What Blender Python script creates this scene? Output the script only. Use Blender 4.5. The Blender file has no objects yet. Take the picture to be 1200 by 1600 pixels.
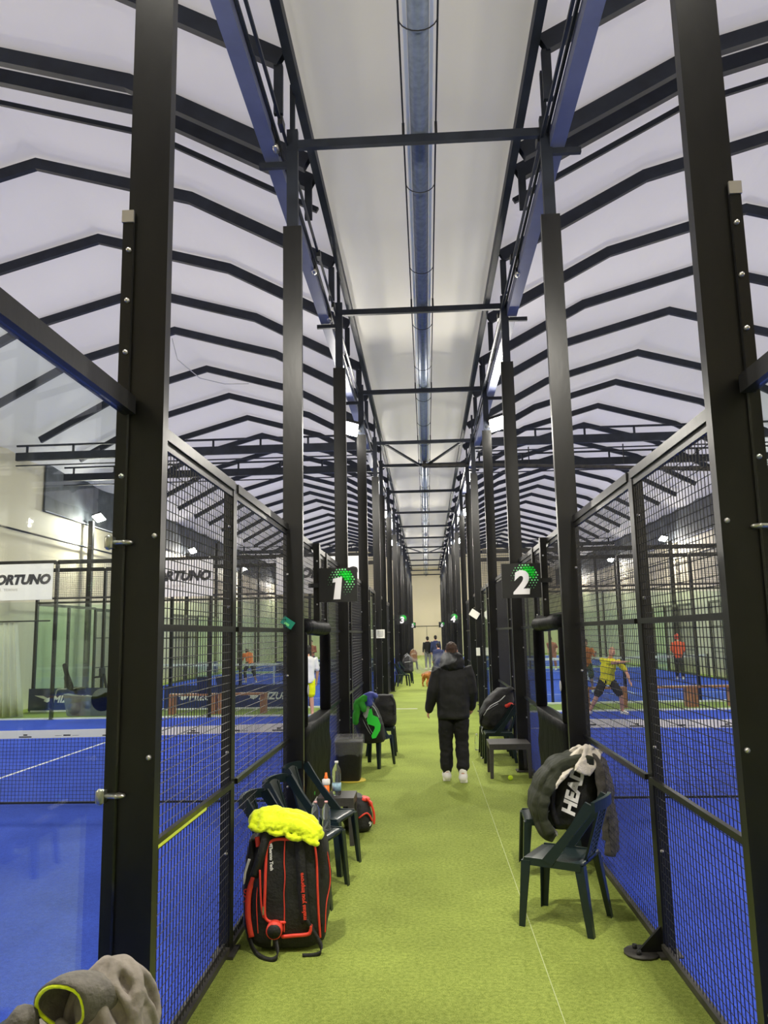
import bpy, math, random
from mathutils import Vector, Matrix, noise, Euler
random.seed(7)
S = bpy.context.scene
COL = S.collection
V = Vector
PI = math.pi
ORD = ['nearest', 'second', 'third', 'fourth', 'fifth', 'sixth', 'seventh', 'eighth', 'ninth', 'tenth', 'eleventh', 'twelfth',
       'thirteenth', 'fourteenth', 'fifteenth', 'sixteenth', 'seventeenth', 'eighteenth', 'nineteenth', 'twentieth', 'twenty-first',
       'twenty-second', 'twenty-third', 'twenty-fourth', 'twenty-fifth', 'twenty-sixth', 'twenty-seventh', 'twenty-eighth', 'twenty-ninth', 'thirtieth']
SIDE = {-1: 'left', 1: 'right'}

# ------------------------------------------------------------------ materials
MAT = {}
def mat(name, col, rough=.5, metal=0., noise_amt=0., noise_scale=20., bump=0., bump_scale=60., spec=.5, trans=0., alpha=1., emit=0., ior=1.45, stretch=None, sheen=0.):
    m = bpy.data.materials.new(name); m.use_nodes = True
    nt = m.node_tree; b = nt.nodes['Principled BSDF']
    c = (*col, 1)
    b.inputs['Base Color'].default_value = c
    b.inputs['Roughness'].default_value = rough
    b.inputs['Metallic'].default_value = metal
    b.inputs['Specular IOR Level'].default_value = spec
    b.inputs['Transmission Weight'].default_value = trans
    b.inputs['IOR'].default_value = ior
    b.inputs['Alpha'].default_value = alpha
    b.inputs['Sheen Weight'].default_value = sheen
    if emit:
        b.inputs['Emission Color'].default_value = c
        b.inputs['Emission Strength'].default_value = emit
    tc = None
    if noise_amt or bump:
        tc = nt.nodes.new('ShaderNodeTexCoord'); mp = nt.nodes.new('ShaderNodeMapping')
        nt.links.new(tc.outputs['Object'], mp.inputs[0])
        if stretch: mp.inputs['Scale'].default_value = stretch
    if noise_amt:
        n = nt.nodes.new('ShaderNodeTexNoise'); n.inputs['Scale'].default_value = noise_scale; n.inputs['Detail'].default_value = 5
        nt.links.new(mp.outputs[0], n.inputs['Vector'])
        r = nt.nodes.new('ShaderNodeValToRGB')
        r.color_ramp.elements[0].position = .3; r.color_ramp.elements[1].position = .7
        r.color_ramp.elements[0].color = tuple(x * (1 - noise_amt) for x in col) + (1,)
        r.color_ramp.elements[1].color = tuple(min(1, x * (1 + noise_amt)) for x in col) + (1,)
        nt.links.new(n.outputs['Fac'], r.inputs[0]); nt.links.new(r.outputs[0], b.inputs['Base Color'])
    if bump:
        n2 = nt.nodes.new('ShaderNodeTexNoise'); n2.inputs['Scale'].default_value = bump_scale; n2.inputs['Detail'].default_value = 4
        nt.links.new(mp.outputs[0], n2.inputs['Vector'])
        bp = nt.nodes.new('ShaderNodeBump'); bp.inputs['Strength'].default_value = bump; bp.inputs['Distance'].default_value = .02
        nt.links.new(n2.outputs['Fac'], bp.inputs['Height']); nt.links.new(bp.outputs[0], b.inputs['Normal'])
    MAT[name] = m
    return m

mat('steel', (.011, .0115, .012), .42, .0, .35, 5, spec=.5)
mat('post_steel', (.0095, .0095, .0095), .33, .0, .6, 2.2, bump=.04, bump_scale=8, spec=.38, stretch=(2, 2, .7))
mat('roof_steel', (.016, .020, .030), .5, .0, .3, 4, spec=.35)
mat('blue_steel', (.115, .13, .215), .4, .0, .12, 3)
mat('wire', (.012, .013, .016), .5)
mat('rail_grey', (.055, .052, .046), .5, .2, .35, 9)
mat('bolt', (.55, .53, .5), .3, .8)
mat('zinc', (.5, .48, .44), .28, .9, .2, 30)
mat('galv', (.19, .225, .29), .38, .25, .18, 14)
mat('white_gloss', (.78, .8, .84), .25)
mat('clearplastic', (.92, .94, .95), .08, trans=.92, ior=1.2)
mat('seam', (.48, .55, .25), .8)
mat('white', (.82, .8, .78), .6)
mat('paper', (.8, .78, .7), .7)
mat('navy', (.016, .026, .10), .5, noise_amt=.15)
mat('pad', (.006, .006, .0065), .5, bump=.8, bump_scale=6, spec=.05)
mat('chair', (.010, .020, .021), .3, spec=.5)
mat('table', (.045, .042, .040), .5, noise_amt=.15, noise_scale=40)
mat('bag_black', (.013, .013, .013), .62, noise_amt=.2, bump=.3, bump_scale=60)
mat('red', (.80, .06, .035), .5)
mat('orange', (.95, .20, .02), .4)
mat('neon', (.80, .98, .01), .85, noise_amt=.1, noise_scale=70, bump=.35, bump_scale=60, sheen=.3)
mat('olive', (.022, .026, .013), .7, bump=.3, bump_scale=25, noise_amt=.2)
mat('greige', (.24, .21, .18), .85, noise_amt=.18, noise_scale=25, bump=.2, bump_scale=60)
mat('dark_grey_cloth', (.075, .068, .062), .9, noise_amt=.2, bump=.3)
mat('hood_grey', (.14, .128, .112), .9, noise_amt=.2, noise_scale=30, bump=.4)
mat('towel', (.74, .68, .58), .95, noise_amt=.08, bump=.5, bump_scale=120)
mat('jacket', (.008, .0085, .009), .72, bump=.25, bump_scale=14)
mat('trouser', (.006, .006, .007), .8, bump=.3, bump_scale=12)
mat('fur', (.05, .045, .042), .95, noise_amt=.6, noise_scale=40, bump=1., bump_scale=70)
mat('skin', (.62, .33, .22), .5)
mat('hair_brown', (.055, .026, .012), .6, noise_amt=.5, noise_scale=60, bump=.8, bump_scale=80)
mat('hair_dark', (.012, .009, .008), .6, bump=.5)
mat('shoe_white', (.85, .82, .80), .5)
mat('yellow', (.80, .74, .02), .8)
mat('neon_yellow', (.85, .9, .0), .8)
mat('tee_white', (.82, .80, .78), .85)
mat('orange_red', (.95, .10, .03), .8)
mat('dark_green', (.02, .05, .035), .8)
mat('grey_trouser', (.16, .17, .19), .85)
mat('navy_cloth', (.03, .04, .11), .85)
mat('rust', (.30, .08, .05), .8)
mat('dog', (.42, .16, .035), .8, noise_amt=.35, noise_scale=18, bump=.5, bump_scale=50)
mat('green', (.0, .62, .02), .5)
mat('sign_green', (.0, .72, .03), .45)
mat('dot_pale', (.25, .85, .32), .5)
mat('logo_green', (.05, .88, .07), .5)
mat('cloth_green', (.04, .35, .03), .8)
mat('teal', (.03, .10, .14), .8)
mat('royal', (.05, .07, .35), .6)
mat('silver', (.5, .5, .52), .5)
mat('digit', (.85, .84, .86), .5)
mat('ball', (.62, .85, .03), .9, bump=.5, bump_scale=90)
mat('bottle', (.93, .96, .97), .06, trans=.95, ior=1.2)
mat('label_blue', (.35, .55, .85), .5, noise_amt=.6, noise_scale=18)
mat('pink', (.85, .45, .45), .5)
mat('wood', (.42, .17, .06), .5, noise_amt=.3, noise_scale=8, stretch=(1, 8, 8))
mat('bike_grey', (.15, .155, .155), .45, noise_amt=.15)
mat('dark_net', (.06, .068, .08), .7, noise_amt=.5, noise_scale=2.2)
mat('brown', (.25, .12, .06), .7)
mat('yellow_disc', (.7, .55, .06), .6)
mat('text_dark', (.03, .03, .035), .6)
mat('exit_green', (.02, .30, .20), .4)
mat('lens', (1., .97, .88), .5, emit=90)

def mat_fabric(name, col, translucent=.35, wr=1.5, rough=.6, bstr=.35):
    m = bpy.data.materials.new(name); m.use_nodes = True; nt = m.node_tree
    b = nt.nodes['Principled BSDF']; out = nt.nodes['Material Output']
    b.inputs['Base Color'].default_value = (*col, 1); b.inputs['Roughness'].default_value = rough
    tc = nt.nodes.new('ShaderNodeTexCoord'); n = nt.nodes.new('ShaderNodeTexNoise')
    mp = nt.nodes.new('ShaderNodeMapping'); mp.inputs['Scale'].default_value = (1, .35, 1)
    nt.links.new(tc.outputs['Object'], mp.inputs[0]); nt.links.new(mp.outputs[0], n.inputs['Vector'])
    n.inputs['Scale'].default_value = wr; n.inputs['Detail'].default_value = 3; n.inputs['Distortion'].default_value = .6
    bp = nt.nodes.new('ShaderNodeBump'); bp.inputs['Strength'].default_value = bstr; bp.inputs['Distance'].default_value = .12
    nt.links.new(n.outputs['Fac'], bp.inputs['Height']); nt.links.new(bp.outputs[0], b.inputs['Normal'])
    if translucent:
        t = nt.nodes.new('ShaderNodeBsdfTranslucent'); t.inputs[0].default_value = (*col, 1)
        mx = nt.nodes.new('ShaderNodeMixShader'); mx.inputs[0].default_value = translucent
        nt.links.new(b.outputs[0], mx.inputs[1]); nt.links.new(t.outputs[0], mx.inputs[2]); nt.links.new(mx.outputs[0], out.inputs[0])
    MAT[name] = m
mat_fabric('roof_fabric', (.83, .81, .81), .42)
mat_fabric('aisle_fabric', (.82, .785, .69), .30, 1.2, .5, .25)
mat_fabric('wall_fabric', (.78, .70, .50), .0, 1.0, .6, .25)
mat_fabric('curtain_fabric', (.76, .72, .60), .0, 3., .8, .3)

def mat_turf(name, col, col2, big, fine):
    m = bpy.data.materials.new(name); m.use_nodes = True; nt = m.node_tree
    b = nt.nodes['Principled BSDF']; b.inputs['Roughness'].default_value = .85; b.inputs['Specular IOR Level'].default_value = .2
    tc = nt.nodes.new('ShaderNodeTexCoord')
    n = nt.nodes.new('ShaderNodeTexNoise'); n.inputs['Scale'].default_value = fine; n.inputs['Detail'].default_value = 3
    n2 = nt.nodes.new('ShaderNodeTexNoise'); n2.inputs['Scale'].default_value = big; n2.inputs['Detail'].default_value = 4
    nt.links.new(tc.outputs['Object'], n.inputs['Vector']); nt.links.new(tc.outputs['Object'], n2.inputs['Vector'])
    r = nt.nodes.new('ShaderNodeValToRGB'); r.color_ramp.elements[0].position = .36; r.color_ramp.elements[1].position = .64
    r.color_ramp.elements[0].color = (*col, 1); r.color_ramp.elements[1].color = (*col2, 1)
    n3 = nt.nodes.new('ShaderNodeTexNoise'); n3.inputs['Scale'].default_value = 38; n3.inputs['Detail'].default_value = 2; nt.links.new(tc.outputs['Object'], n3.inputs['Vector'])
    av = nt.nodes.new('ShaderNodeMix'); av.inputs[0].default_value = .38; nt.links.new(n.outputs['Fac'], av.inputs[2]); nt.links.new(n3.outputs['Fac'], av.inputs[3])
    nt.links.new(av.outputs[0], r.inputs[0])
    r2 = nt.nodes.new('ShaderNodeValToRGB'); r2.color_ramp.elements[0].position = .3; r2.color_ramp.elements[1].position = .7
    r2.color_ramp.elements[0].color = (.85, .85, .85, 1); r2.color_ramp.elements[1].color = (1.1, 1.1, 1.1, 1)
    nt.links.new(n2.outputs['Fac'], r2.inputs[0])
    mx = nt.nodes.new('ShaderNodeMix'); mx.data_type = 'RGBA'; mx.blend_type = 'MULTIPLY'; mx.inputs[0].default_value = 1
    nt.links.new(r.outputs[0], mx.inputs[6]); nt.links.new(r2.outputs[0], mx.inputs[7]); nt.links.new(mx.outputs[2], b.inputs['Base Color'])
    bp = nt.nodes.new('ShaderNodeBump'); bp.inputs['Strength'].default_value = .8; bp.inputs['Distance'].default_value = .02
    nt.links.new(n.outputs['Fac'], bp.inputs['Height']); nt.links.new(bp.outputs[0], b.inputs['Normal'])
    MAT[name] = m
mat_turf('turf_green', (.20, .275, .04), (.47, .56, .12), 1.3, 150)
mat_turf('turf_blue', (.035, .075, .50), (.055, .12, .74), .8, 150)

def mat_glass(name, tint=(1, 1, 1), refl=.10):
    m = bpy.data.materials.new(name); m.use_nodes = True; nt = m.node_tree
    out = nt.nodes['Material Output']; nt.nodes.remove(nt.nodes['Principled BSDF'])
    t = nt.nodes.new('ShaderNodeBsdfTransparent'); t.inputs[0].default_value = (*tint, 1)
    g = nt.nodes.new('ShaderNodeBsdfGlossy'); g.inputs['Roughness'].default_value = .02; g.inputs[0].default_value = (1, 1, 1, 1)
    f = nt.nodes.new('ShaderNodeLayerWeight'); f.inputs[0].default_value = .5
    pw = nt.nodes.new('ShaderNodeMath'); pw.operation = 'POWER'; pw.inputs[1].default_value = 5
    ma = nt.nodes.new('ShaderNodeMath'); ma.operation = 'MULTIPLY_ADD'; ma.inputs[1].default_value = .7; ma.inputs[2].default_value = .026
    nt.links.new(f.outputs['Facing'], pw.inputs[0]); nt.links.new(pw.outputs[0], ma.inputs[0]); f = ma
    mx = nt.nodes.new('ShaderNodeMixShader')
    nt.links.new(f.outputs[0], mx.inputs[0]); nt.links.new(t.outputs[0], mx.inputs[1]); nt.links.new(g.outputs[0], mx.inputs[2])
    nt.links.new(mx.outputs[0], out.inputs[0]); MAT[name] = m
mat_glass('glass', (.93, .97, .95)); mat_glass('glass_green', (.90, .965, .91)); mat('liner_film', (.8, .8, .8), .12, alpha=.10, bump=.8, bump_scale=14)

# ------------------------------------------------------------------ mesh helpers
class MB:
    def __init__(s): s.v = []; s.f = []; s.m = []; s.k = 0; s.sm = []; s.smooth = False
    def add(s, vs, fs, M=None):
        o = len(s.v)
        s.v += [tuple(M @ V(p)) for p in vs] if M is not None else [tuple(p) for p in vs]
        for f in fs: s.f.append(tuple(i + o for i in f)); s.m.append(s.k); s.sm.append(s.smooth)
        return s
    def box(s, c, d, M=None, bev=0):
        x, y, z = c; a, b, h = d[0] / 2, d[1] / 2, d[2] / 2
        vs = [(x + i * a, y + j * b, z + k * h) for k in (-1, 1) for j in (-1, 1) for i in (-1, 1)]
        fs = [(0, 2, 3, 1), (4, 5, 7, 6), (0, 1, 5, 4), (2, 6, 7, 3), (0, 4, 6, 2), (1, 3, 7, 5)]
        return s.add(vs, fs, M)
    def beam(s, p, q, w, h, up=(0, 0, 1), w2=None, h2=None):
        p, q = V(p), V(q); d = (q - p).normalized(); u = V(up)
        if abs(d.dot(u)) > .99: u = V((0, 1, 0))
        x = d.cross(u).normalized(); z = x.cross(d).normalized(); w2 = w if w2 is None else w2; h2 = h if h2 is None else h2
        vs = [c + x * (i * a / 2) + z * (j * b / 2) for c, a, b in ((p, w, h), (q, w2, h2)) for j in (-1, 1) for i in (-1, 1)]
        return s.add(vs, [(0, 2, 3, 1), (4, 5, 7, 6), (0, 1, 5, 4), (2, 6, 7, 3), (0, 4, 6, 2), (1, 3, 7, 5)])
    def rings(s, rs, cap=True, closed=True):
        n = len(rs[0]); vs = [p for r in rs for p in r]; fs = []
        for a in range(len(rs) - 1):
            for i in range(n if closed else n - 1):
                j = (i + 1) % n; fs.append((a * n + i, a * n + j, (a + 1) * n + j, (a + 1) * n + i))
        if cap: fs += [tuple(range(n - 1, -1, -1)), tuple(range((len(rs) - 1) * n, len(rs) * n))]
        sm = s.smooth; s.smooth = True; s.add(vs, fs); s.smooth = sm
        return s
    def tube(s, pts, r, n=10, rnd=True, flat=1.):
        pts = [V(p) for p in pts]; rs = r if isinstance(r, (list, tuple)) else [r] * len(pts)
        P_, R_ = list(pts), list(rs)
        if rnd:
            d0 = (pts[0] - pts[1]).normalized(); d1 = (pts[-1] - pts[-2]).normalized()
            P_ = [pts[0] + d0 * rs[0] * .95, pts[0] + d0 * rs[0] * .7] + pts + [pts[-1] + d1 * rs[-1] * .7, pts[-1] + d1 * rs[-1] * .95]
            R_ = [rs[0] * .25, rs[0] * .72] + list(rs) + [rs[-1] * .72, rs[-1] * .25]
        out = []; x = None
        for i, p in enumerate(P_):
            t = (P_[min(i + 1, len(P_) - 1)] - P_[max(i - 1, 0)]).normalized()
            if x is None:
                u = V((0, 0, 1)) if abs(t.z) < .9 else V((1, 0, 0)); x = t.cross(u).normalized()
            else: x = (x - t * x.dot(t)).normalized()
            y = t.cross(x)
            out.append([p + x * (R_[i] * math.cos(2 * PI * k / n)) + y * (R_[i] * flat * math.sin(2 * PI * k / n)) for k in range(n)])
        return s.rings(out)
    def ell(s, c, r, n=14, m=9, M=None):
        c = V(c); rs = []
        for a in range(m + 1):
            th = PI * (a + .02) / (m + .04); z = -math.cos(th); q = math.sin(th)
            ring = [V((r[0] * q * math.cos(2 * PI * k / n), r[1] * q * math.sin(2 * PI * k / n), r[2] * z)) for k in range(n)]
            rs.append([(M @ p if M else p) + c for p in ring])
        return s.rings(rs)
    def loft(s, secs, n=20, pw=2.):
        """secs: (centre, x axis, y axis, rx, ry); superellipse power pw"""
        rs = []
        for c, ax, ay, rx, ry in secs:
            c, ax, ay = V(c), V(ax), V(ay); r = []
            for k in range(n):
                t = 2 * PI * k / n; cx, sx = math.cos(t), math.sin(t); e = 2 / pw
                r.append(c + ax * (rx * math.copysign(abs(cx) ** e, cx)) + ay * (ry * math.copysign(abs(sx) ** e, sx)))
            rs.append(r)
        return s.rings(rs)
    def lathe(s, prof, c=(0, 0, 0), n=16):
        c = V(c); return s.rings([[c + V((r * math.cos(2 * PI * k / n), r * math.sin(2 * PI * k / n), z)) for k in range(n)] for r, z in prof])
    def prism(s, poly, depth, M):
        n = len(poly); vs = [(x, y, -depth / 2) for x, y in poly] + [(x, y, depth / 2) for x, y in poly]
        fs = [tuple(range(n - 1, -1, -1)), tuple(range(n, 2 * n))] + [(i, (i + 1) % n, n + (i + 1) % n, n + i) for i in range(n)]
        return s.add(vs, fs, M)
    def mesh(s, name, mats):
        me = bpy.data.meshes.new(name); me.from_pydata(s.v, [], s.f)
        for m in (mats if isinstance(mats, (list, tuple)) else [mats]): me.materials.append(MAT[m])
        me.polygons.foreach_set('material_index', s.m); me.polygons.foreach_set('use_smooth', s.sm); me.update()
        return me
    def build(s, name, mats, parent=None, loc=None):
        return link(name, s.mesh(name, mats), parent, loc)

def link(name, me, parent=None, loc=None, rz=0):
    o = bpy.data.objects.new(name, me); COL.objects.link(o)
    if parent: o.parent = parent
    if loc is not None: o.location = loc
    if rz: o.rotation_euler.z = rz
    return o
def tag(o, label, cat, group=None, kind=None):
    o['label'] = label; o['category'] = cat
    if group: o['group'] = group
    if kind: o['kind'] = kind
    return o
def thing(name, label, cat, loc=(0, 0, 0), rz=0, group=None, kind=None):
    o = bpy.data.objects.new(name, None); COL.objects.link(o); o.location = loc; o.rotation_euler.z = rz; o.empty_display_size = .1
    return tag(o, label, cat, group, kind)
def copy_tree(o, parent=None):
    c = o.copy(); COL.objects.link(c); c.parent = parent
    for ch in list(o.children): copy_tree(ch, c)
    return c
_cache = {}
def shared(key, fn):
    if key not in _cache: _cache[key] = fn()
    return _cache[key]
def evaluated(me, mods, mats):
    o = bpy.data.objects.new('t', me); COL.objects.link(o)
    for t, kw in mods:
        m = o.modifiers.new('m', t)
        for k, v in kw.items(): setattr(m, k, v)
    dg = bpy.context.evaluated_depsgraph_get(); r = bpy.data.meshes.new_from_object(o.evaluated_get(dg))
    bpy.data.objects.remove(o)
    r.materials.clear()
    for m in (mats if isinstance(mats, (list, tuple)) else [mats]): r.materials.append(MAT[m])
    r.polygons.foreach_set('use_smooth', [True] * len(r.polygons)); r.polygons.foreach_set('material_index', [0] * len(r.polygons))
    return r
def skin_of(mb, name, m, voxel, smooth=6, disp=0., dscale=8., seed=0):
    """joins the solids of mb into one continuous surface"""
    me = mb.mesh(name, m)
    r = evaluated(me, [('REMESH', dict(mode='VOXEL', voxel_size=voxel)), ('SMOOTH', dict(factor=.5, iterations=smooth))], m)
    r.name = name
    if disp:
        off = V((seed * 3.1, seed * 1.7, 0))
        ns = [v.normal.copy() for v in r.vertices]
        for v, nn in zip(r.vertices, ns):
            q = v.co * dscale + off
            a = noise.noise(q) + .5 * noise.noise(q * 2.1); rid = 1 - 2 * abs(noise.noise(q * 1.3 + V((9, 2, 4))))
            v.co += nn * (disp * (a * .7 + rid * .6))
        r.update()
    return r
def text_into(mb, body, size, M, ext=.002, shear=0., bold=0., align='CENTER', spacing=1.):
    cu = bpy.data.curves.new('t', 'FONT'); cu.body = body; cu.size = size; cu.extrude = ext; cu.shear = shear; cu.offset = bold
    cu.align_x = align; cu.align_y = 'CENTER'; cu.resolution_u = 3; cu.space_character = spacing
    o = bpy.data.objects.new('t', cu); COL.objects.link(o)
    dg = bpy.context.evaluated_depsgraph_get(); me = bpy.data.meshes.new_from_object(o.evaluated_get(dg))
    mb.add([v.co for v in me.vertices], [tuple(p.vertices) for p in me.polygons], M)
    bpy.data.objects.remove(o); bpy.data.meshes.remove(me); bpy.data.curves.remove(cu)
FACE_Y = Matrix.Rotation(PI / 2, 4, 'X')     # text in xz plane, read from -Y
def T(x, y, z): return Matrix.Translation((x, y, z))

# ------------------------------------------------------------------ camera
H = 2.0; F = 1220.; VX, VY, ROLL = 667., 989., .02
fw = V((VX - 600, -(VY - 800), -F)).normalized(); up = V((-ROLL, 1, (-ROLL * fw.x + fw.y) / (-fw.z))).normalized(); rt = fw.cross(up)
cam = bpy.data.cameras.new('camera'); cam.sensor_fit = 'HORIZONTAL'; cam.sensor_width = 36; cam.lens = 36 * F / 1200; cam.clip_end = 300; cam.clip_start = .05
co = bpy.data.objects.new('camera', cam); COL.objects.link(co)
co.matrix_world = Matrix((rt, fw, up)).to_4x4(); co.location = (0, 0, H)
S.camera = co

# ------------------------------------------------------------------ layout numbers (metres)
FX = {-1: -1.32, 1: 1.42}        # fence planes either side of the aisle
CX = {-1: -1.265, 1: 1.365}      # tall post centres
OX = {-1: -11.3, 1: 11.4}        # outer fence planes
Y0, Y1 = -6., 72.
EAVE, KINK, RIDGE = (1.3, 7.72), (3.58, 8.95), (6.15, 9.68)
TALL = [3.42, 7.45, 11.8, 16.0, 20.5, 23.4, 27.9, 32.9, 37.3, 41.9, 46.6, 49.9, 55.0, 59.2, 64.0, 69.0]
RIBS = [4.7, 7.0, 8.75, 9.2, 11.4, 13.85, 16.2, 18.5, 21.4, 24.0, 26.6, 29.1, 31.6, 34.1, 36.6, 39.1, 41.6, 44.1, 46.7, 49.6, 52.1, 54.6, 57.1, 59.6, 62.1, 64.6, 67.1, 69.6]

# ------------------------------------------------------------------ setting
def struct(o, label, cat): return tag(o, label, cat, kind='structure')
struct(MB().box((0, 33, -.05), (26, 78.5, .1)).build('floor', 'turf_green'), 'green artificial turf floor of the aisle and the strips between the courts', 'floor')
courts = [(-1, 0.2, 19.95), (-1, 22.3, 42.4), (-1, 44.4, 64.6), (1, 0.2, 19.95), (1, 22.3, 42.4), (1, 44.4, 64.6)]
for s, a, b in courts:
    x0, x1 = sorted((FX[s] + s * .04, OX[s]))
    nm = {.2: 'nearest', 22.3: 'middle', 44.4: 'farthest'}[a]
    m = MB().box(((x0 + x1) / 2, (a + b) / 2, .004), (x1 - x0, b - a, .014))
    xm = (x0 + x1) / 2; net = a + 9.6 if a < 1 else a + 10.05
    m.k = 1
    m.box((xm, net, .0125), (.05, 13.8, .004))
    for d in (-6.95, 6.95): m.box((xm, net + d, .0125), (x1 - x0, .05, .004))
    m.box((xm, b + .06, .02), (x1 - x0, .12, .05)); m.box((xm, a - .06, .02), (x1 - x0, .12, .05))
    struct(m.build('court_floor', ['turf_blue', 'white']), f'{nm} blue turf court with white lines on the {SIDE[s]} of the aisle', 'floor')
m = MB().box((.655, 8, .001), (.005, 9.5, .003)); struct(m.build('trim_1', 'seam'), 'thin pale seam running along the green aisle turf', 'seam')
m = MB().box((-.62, 21.5, .002), (.62, .07, .004)); struct(m.build('trim_2', 'white'), 'short white line across the green aisle turf', 'line')

def wall(name, mb, label, m='wall_fabric'): return struct(mb.build(name, m), label, 'wall')
WX = 11.95
wall('wall_left', MB().box((-WX - .05, (Y0 + Y1) / 2, 4.1), (.1, Y1 - Y0, 8.2)), 'cream membrane side wall beyond the left courts')
wall('wall_right', MB().box((WX + .05, (Y0 + Y1) / 2, 4.1), (.1, Y1 - Y0, 8.2)), 'cream membrane side wall beyond the right courts')
wall('wall_back', MB().box((0, Y1 + .05, 5.2), (2 * WX + .2, .1, 10.4)), 'cream membrane end wall closing the far end of the aisle')
wall('wall_front', MB().box((0, Y0 - .05, 5.2), (2 * WX + .2, .1, 10.4)), 'cream membrane wall at the near end of the hall')
wb = MB(); wb.box((0, Y1 - .02, 2.62), (2.4, .04, .05)); wb.box((.0, Y1 - .02, 1.3), (.02, .03, 2.6)); struct(wb.build('door_1', 'rail_grey'), 'header rail and slit of the curtain door in the far wall', 'door')

# hall roofs: membrane pulled over the ribs
def roof_membrane(s):
    prof = [(1.2, 7.83), (2.4, 8.46), (3.55, 9.09), (4.85, 9.46), (6.15, 9.83), (7.45, 9.46), (8.75, 9.09), (10, 8.46), (11.2, 7.83), (WX, 7.5)]
    if s > 0: pass
    ys = [Y0]
    rl = [Y0] + RIBS + [Y1]
    for a, b in zip(rl[:-1], rl[1:]): ys += [a + (b - a) * t for t in (.15, .32, .5, .68, .85, 1.)]
    def sag(y):
        for a, b in zip(rl[:-1], rl[1:]):
            if a <= y <= b: return math.sin(PI * (y - a) / (b - a)) * min(.10, (b - a) * .05)
        return 0
    m = MB(); m.smooth = True; n = len(prof)
    vs = [(s * x, y, z - sag(y) * (.25 + .75 * min(1, abs(math.sin(PI * (x - 1.27) / 4.9)) + .2))) for y in ys for x, z in prof]
    fs = [(a * n + i, a * n + i + 1, (a + 1) * n + i + 1, (a + 1) * n + i) for a in range(len(ys) - 1) for i in range(n - 1)]
    m.add(vs, fs)
    return m
struct(roof_membrane(-1).build('ceiling', 'roof_fabric'), 'white membrane roof over the left courts', 'ceiling')
struct(roof_membrane(1).build('ceiling', 'roof_fabric'), 'white membrane roof over the right courts', 'ceiling')
m = MB(); m.smooth = True
xs = [-1.2, -.9, -.45, 0, .45, .9, 1.2]; ys = [Y0 + i * .5 for i in range(int((Y1 - Y0) / .5) + 1)]
vs = [(x, y, 7.87 + .10 * (1 - abs(x) / 1.2) - (.05 * math.sin(y * 2.2 + x * 3) * max(0, abs(x) - .6))) for y in ys for x in xs]
n = len(xs); m.add(vs, [(a * n + i, a * n + i + 1, (a + 1) * n + i + 1, (a + 1) * n + i) for a in range(len(ys) - 1) for i in range(n - 1)])
struct(m.build('ceiling', 'aisle_fabric'), 'cream membrane ceiling strip above the green aisle', 'ceiling')

# ------------------------------------------------------------------ roof steel
def rib_mesh(s, h, w=.085):
    m = MB(); pr = [EAVE, KINK, RIDGE, (12.3 - KINK[0], KINK[1]), (12.3 - EAVE[0], EAVE[1])]
    pts = [V((s * x, 0, z)) for x, z in pr]
    rs = []
    for i, p in enumerate(pts):
        d = (pts[min(i + 1, 4)] - pts[max(i - 1, 0)]).normalized(); nrm = V((-d.z, 0, d.x)); nrm = nrm if nrm.z > 0 else -nrm
        rs.append([p + V((0, a * w / 2, 0)) + nrm * (b * h / 2) for a, b in ((-1, -1), (1, -1), (1, 1), (-1, 1))])
    sm = m.smooth
    vs = [q for r in rs for q in r]; fs = [(0, 1, 2, 3), (16, 17, 18, 19)]
    for a in range(4):
        for i in range(4): j = (i + 1) % 4; fs.append((a * 4 + i, a * 4 + j, a * 4 + 4 + j, a * 4 + 4 + i))
    m.add(vs, fs)
    return m.mesh('roof_rib', 'roof_steel')
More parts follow.
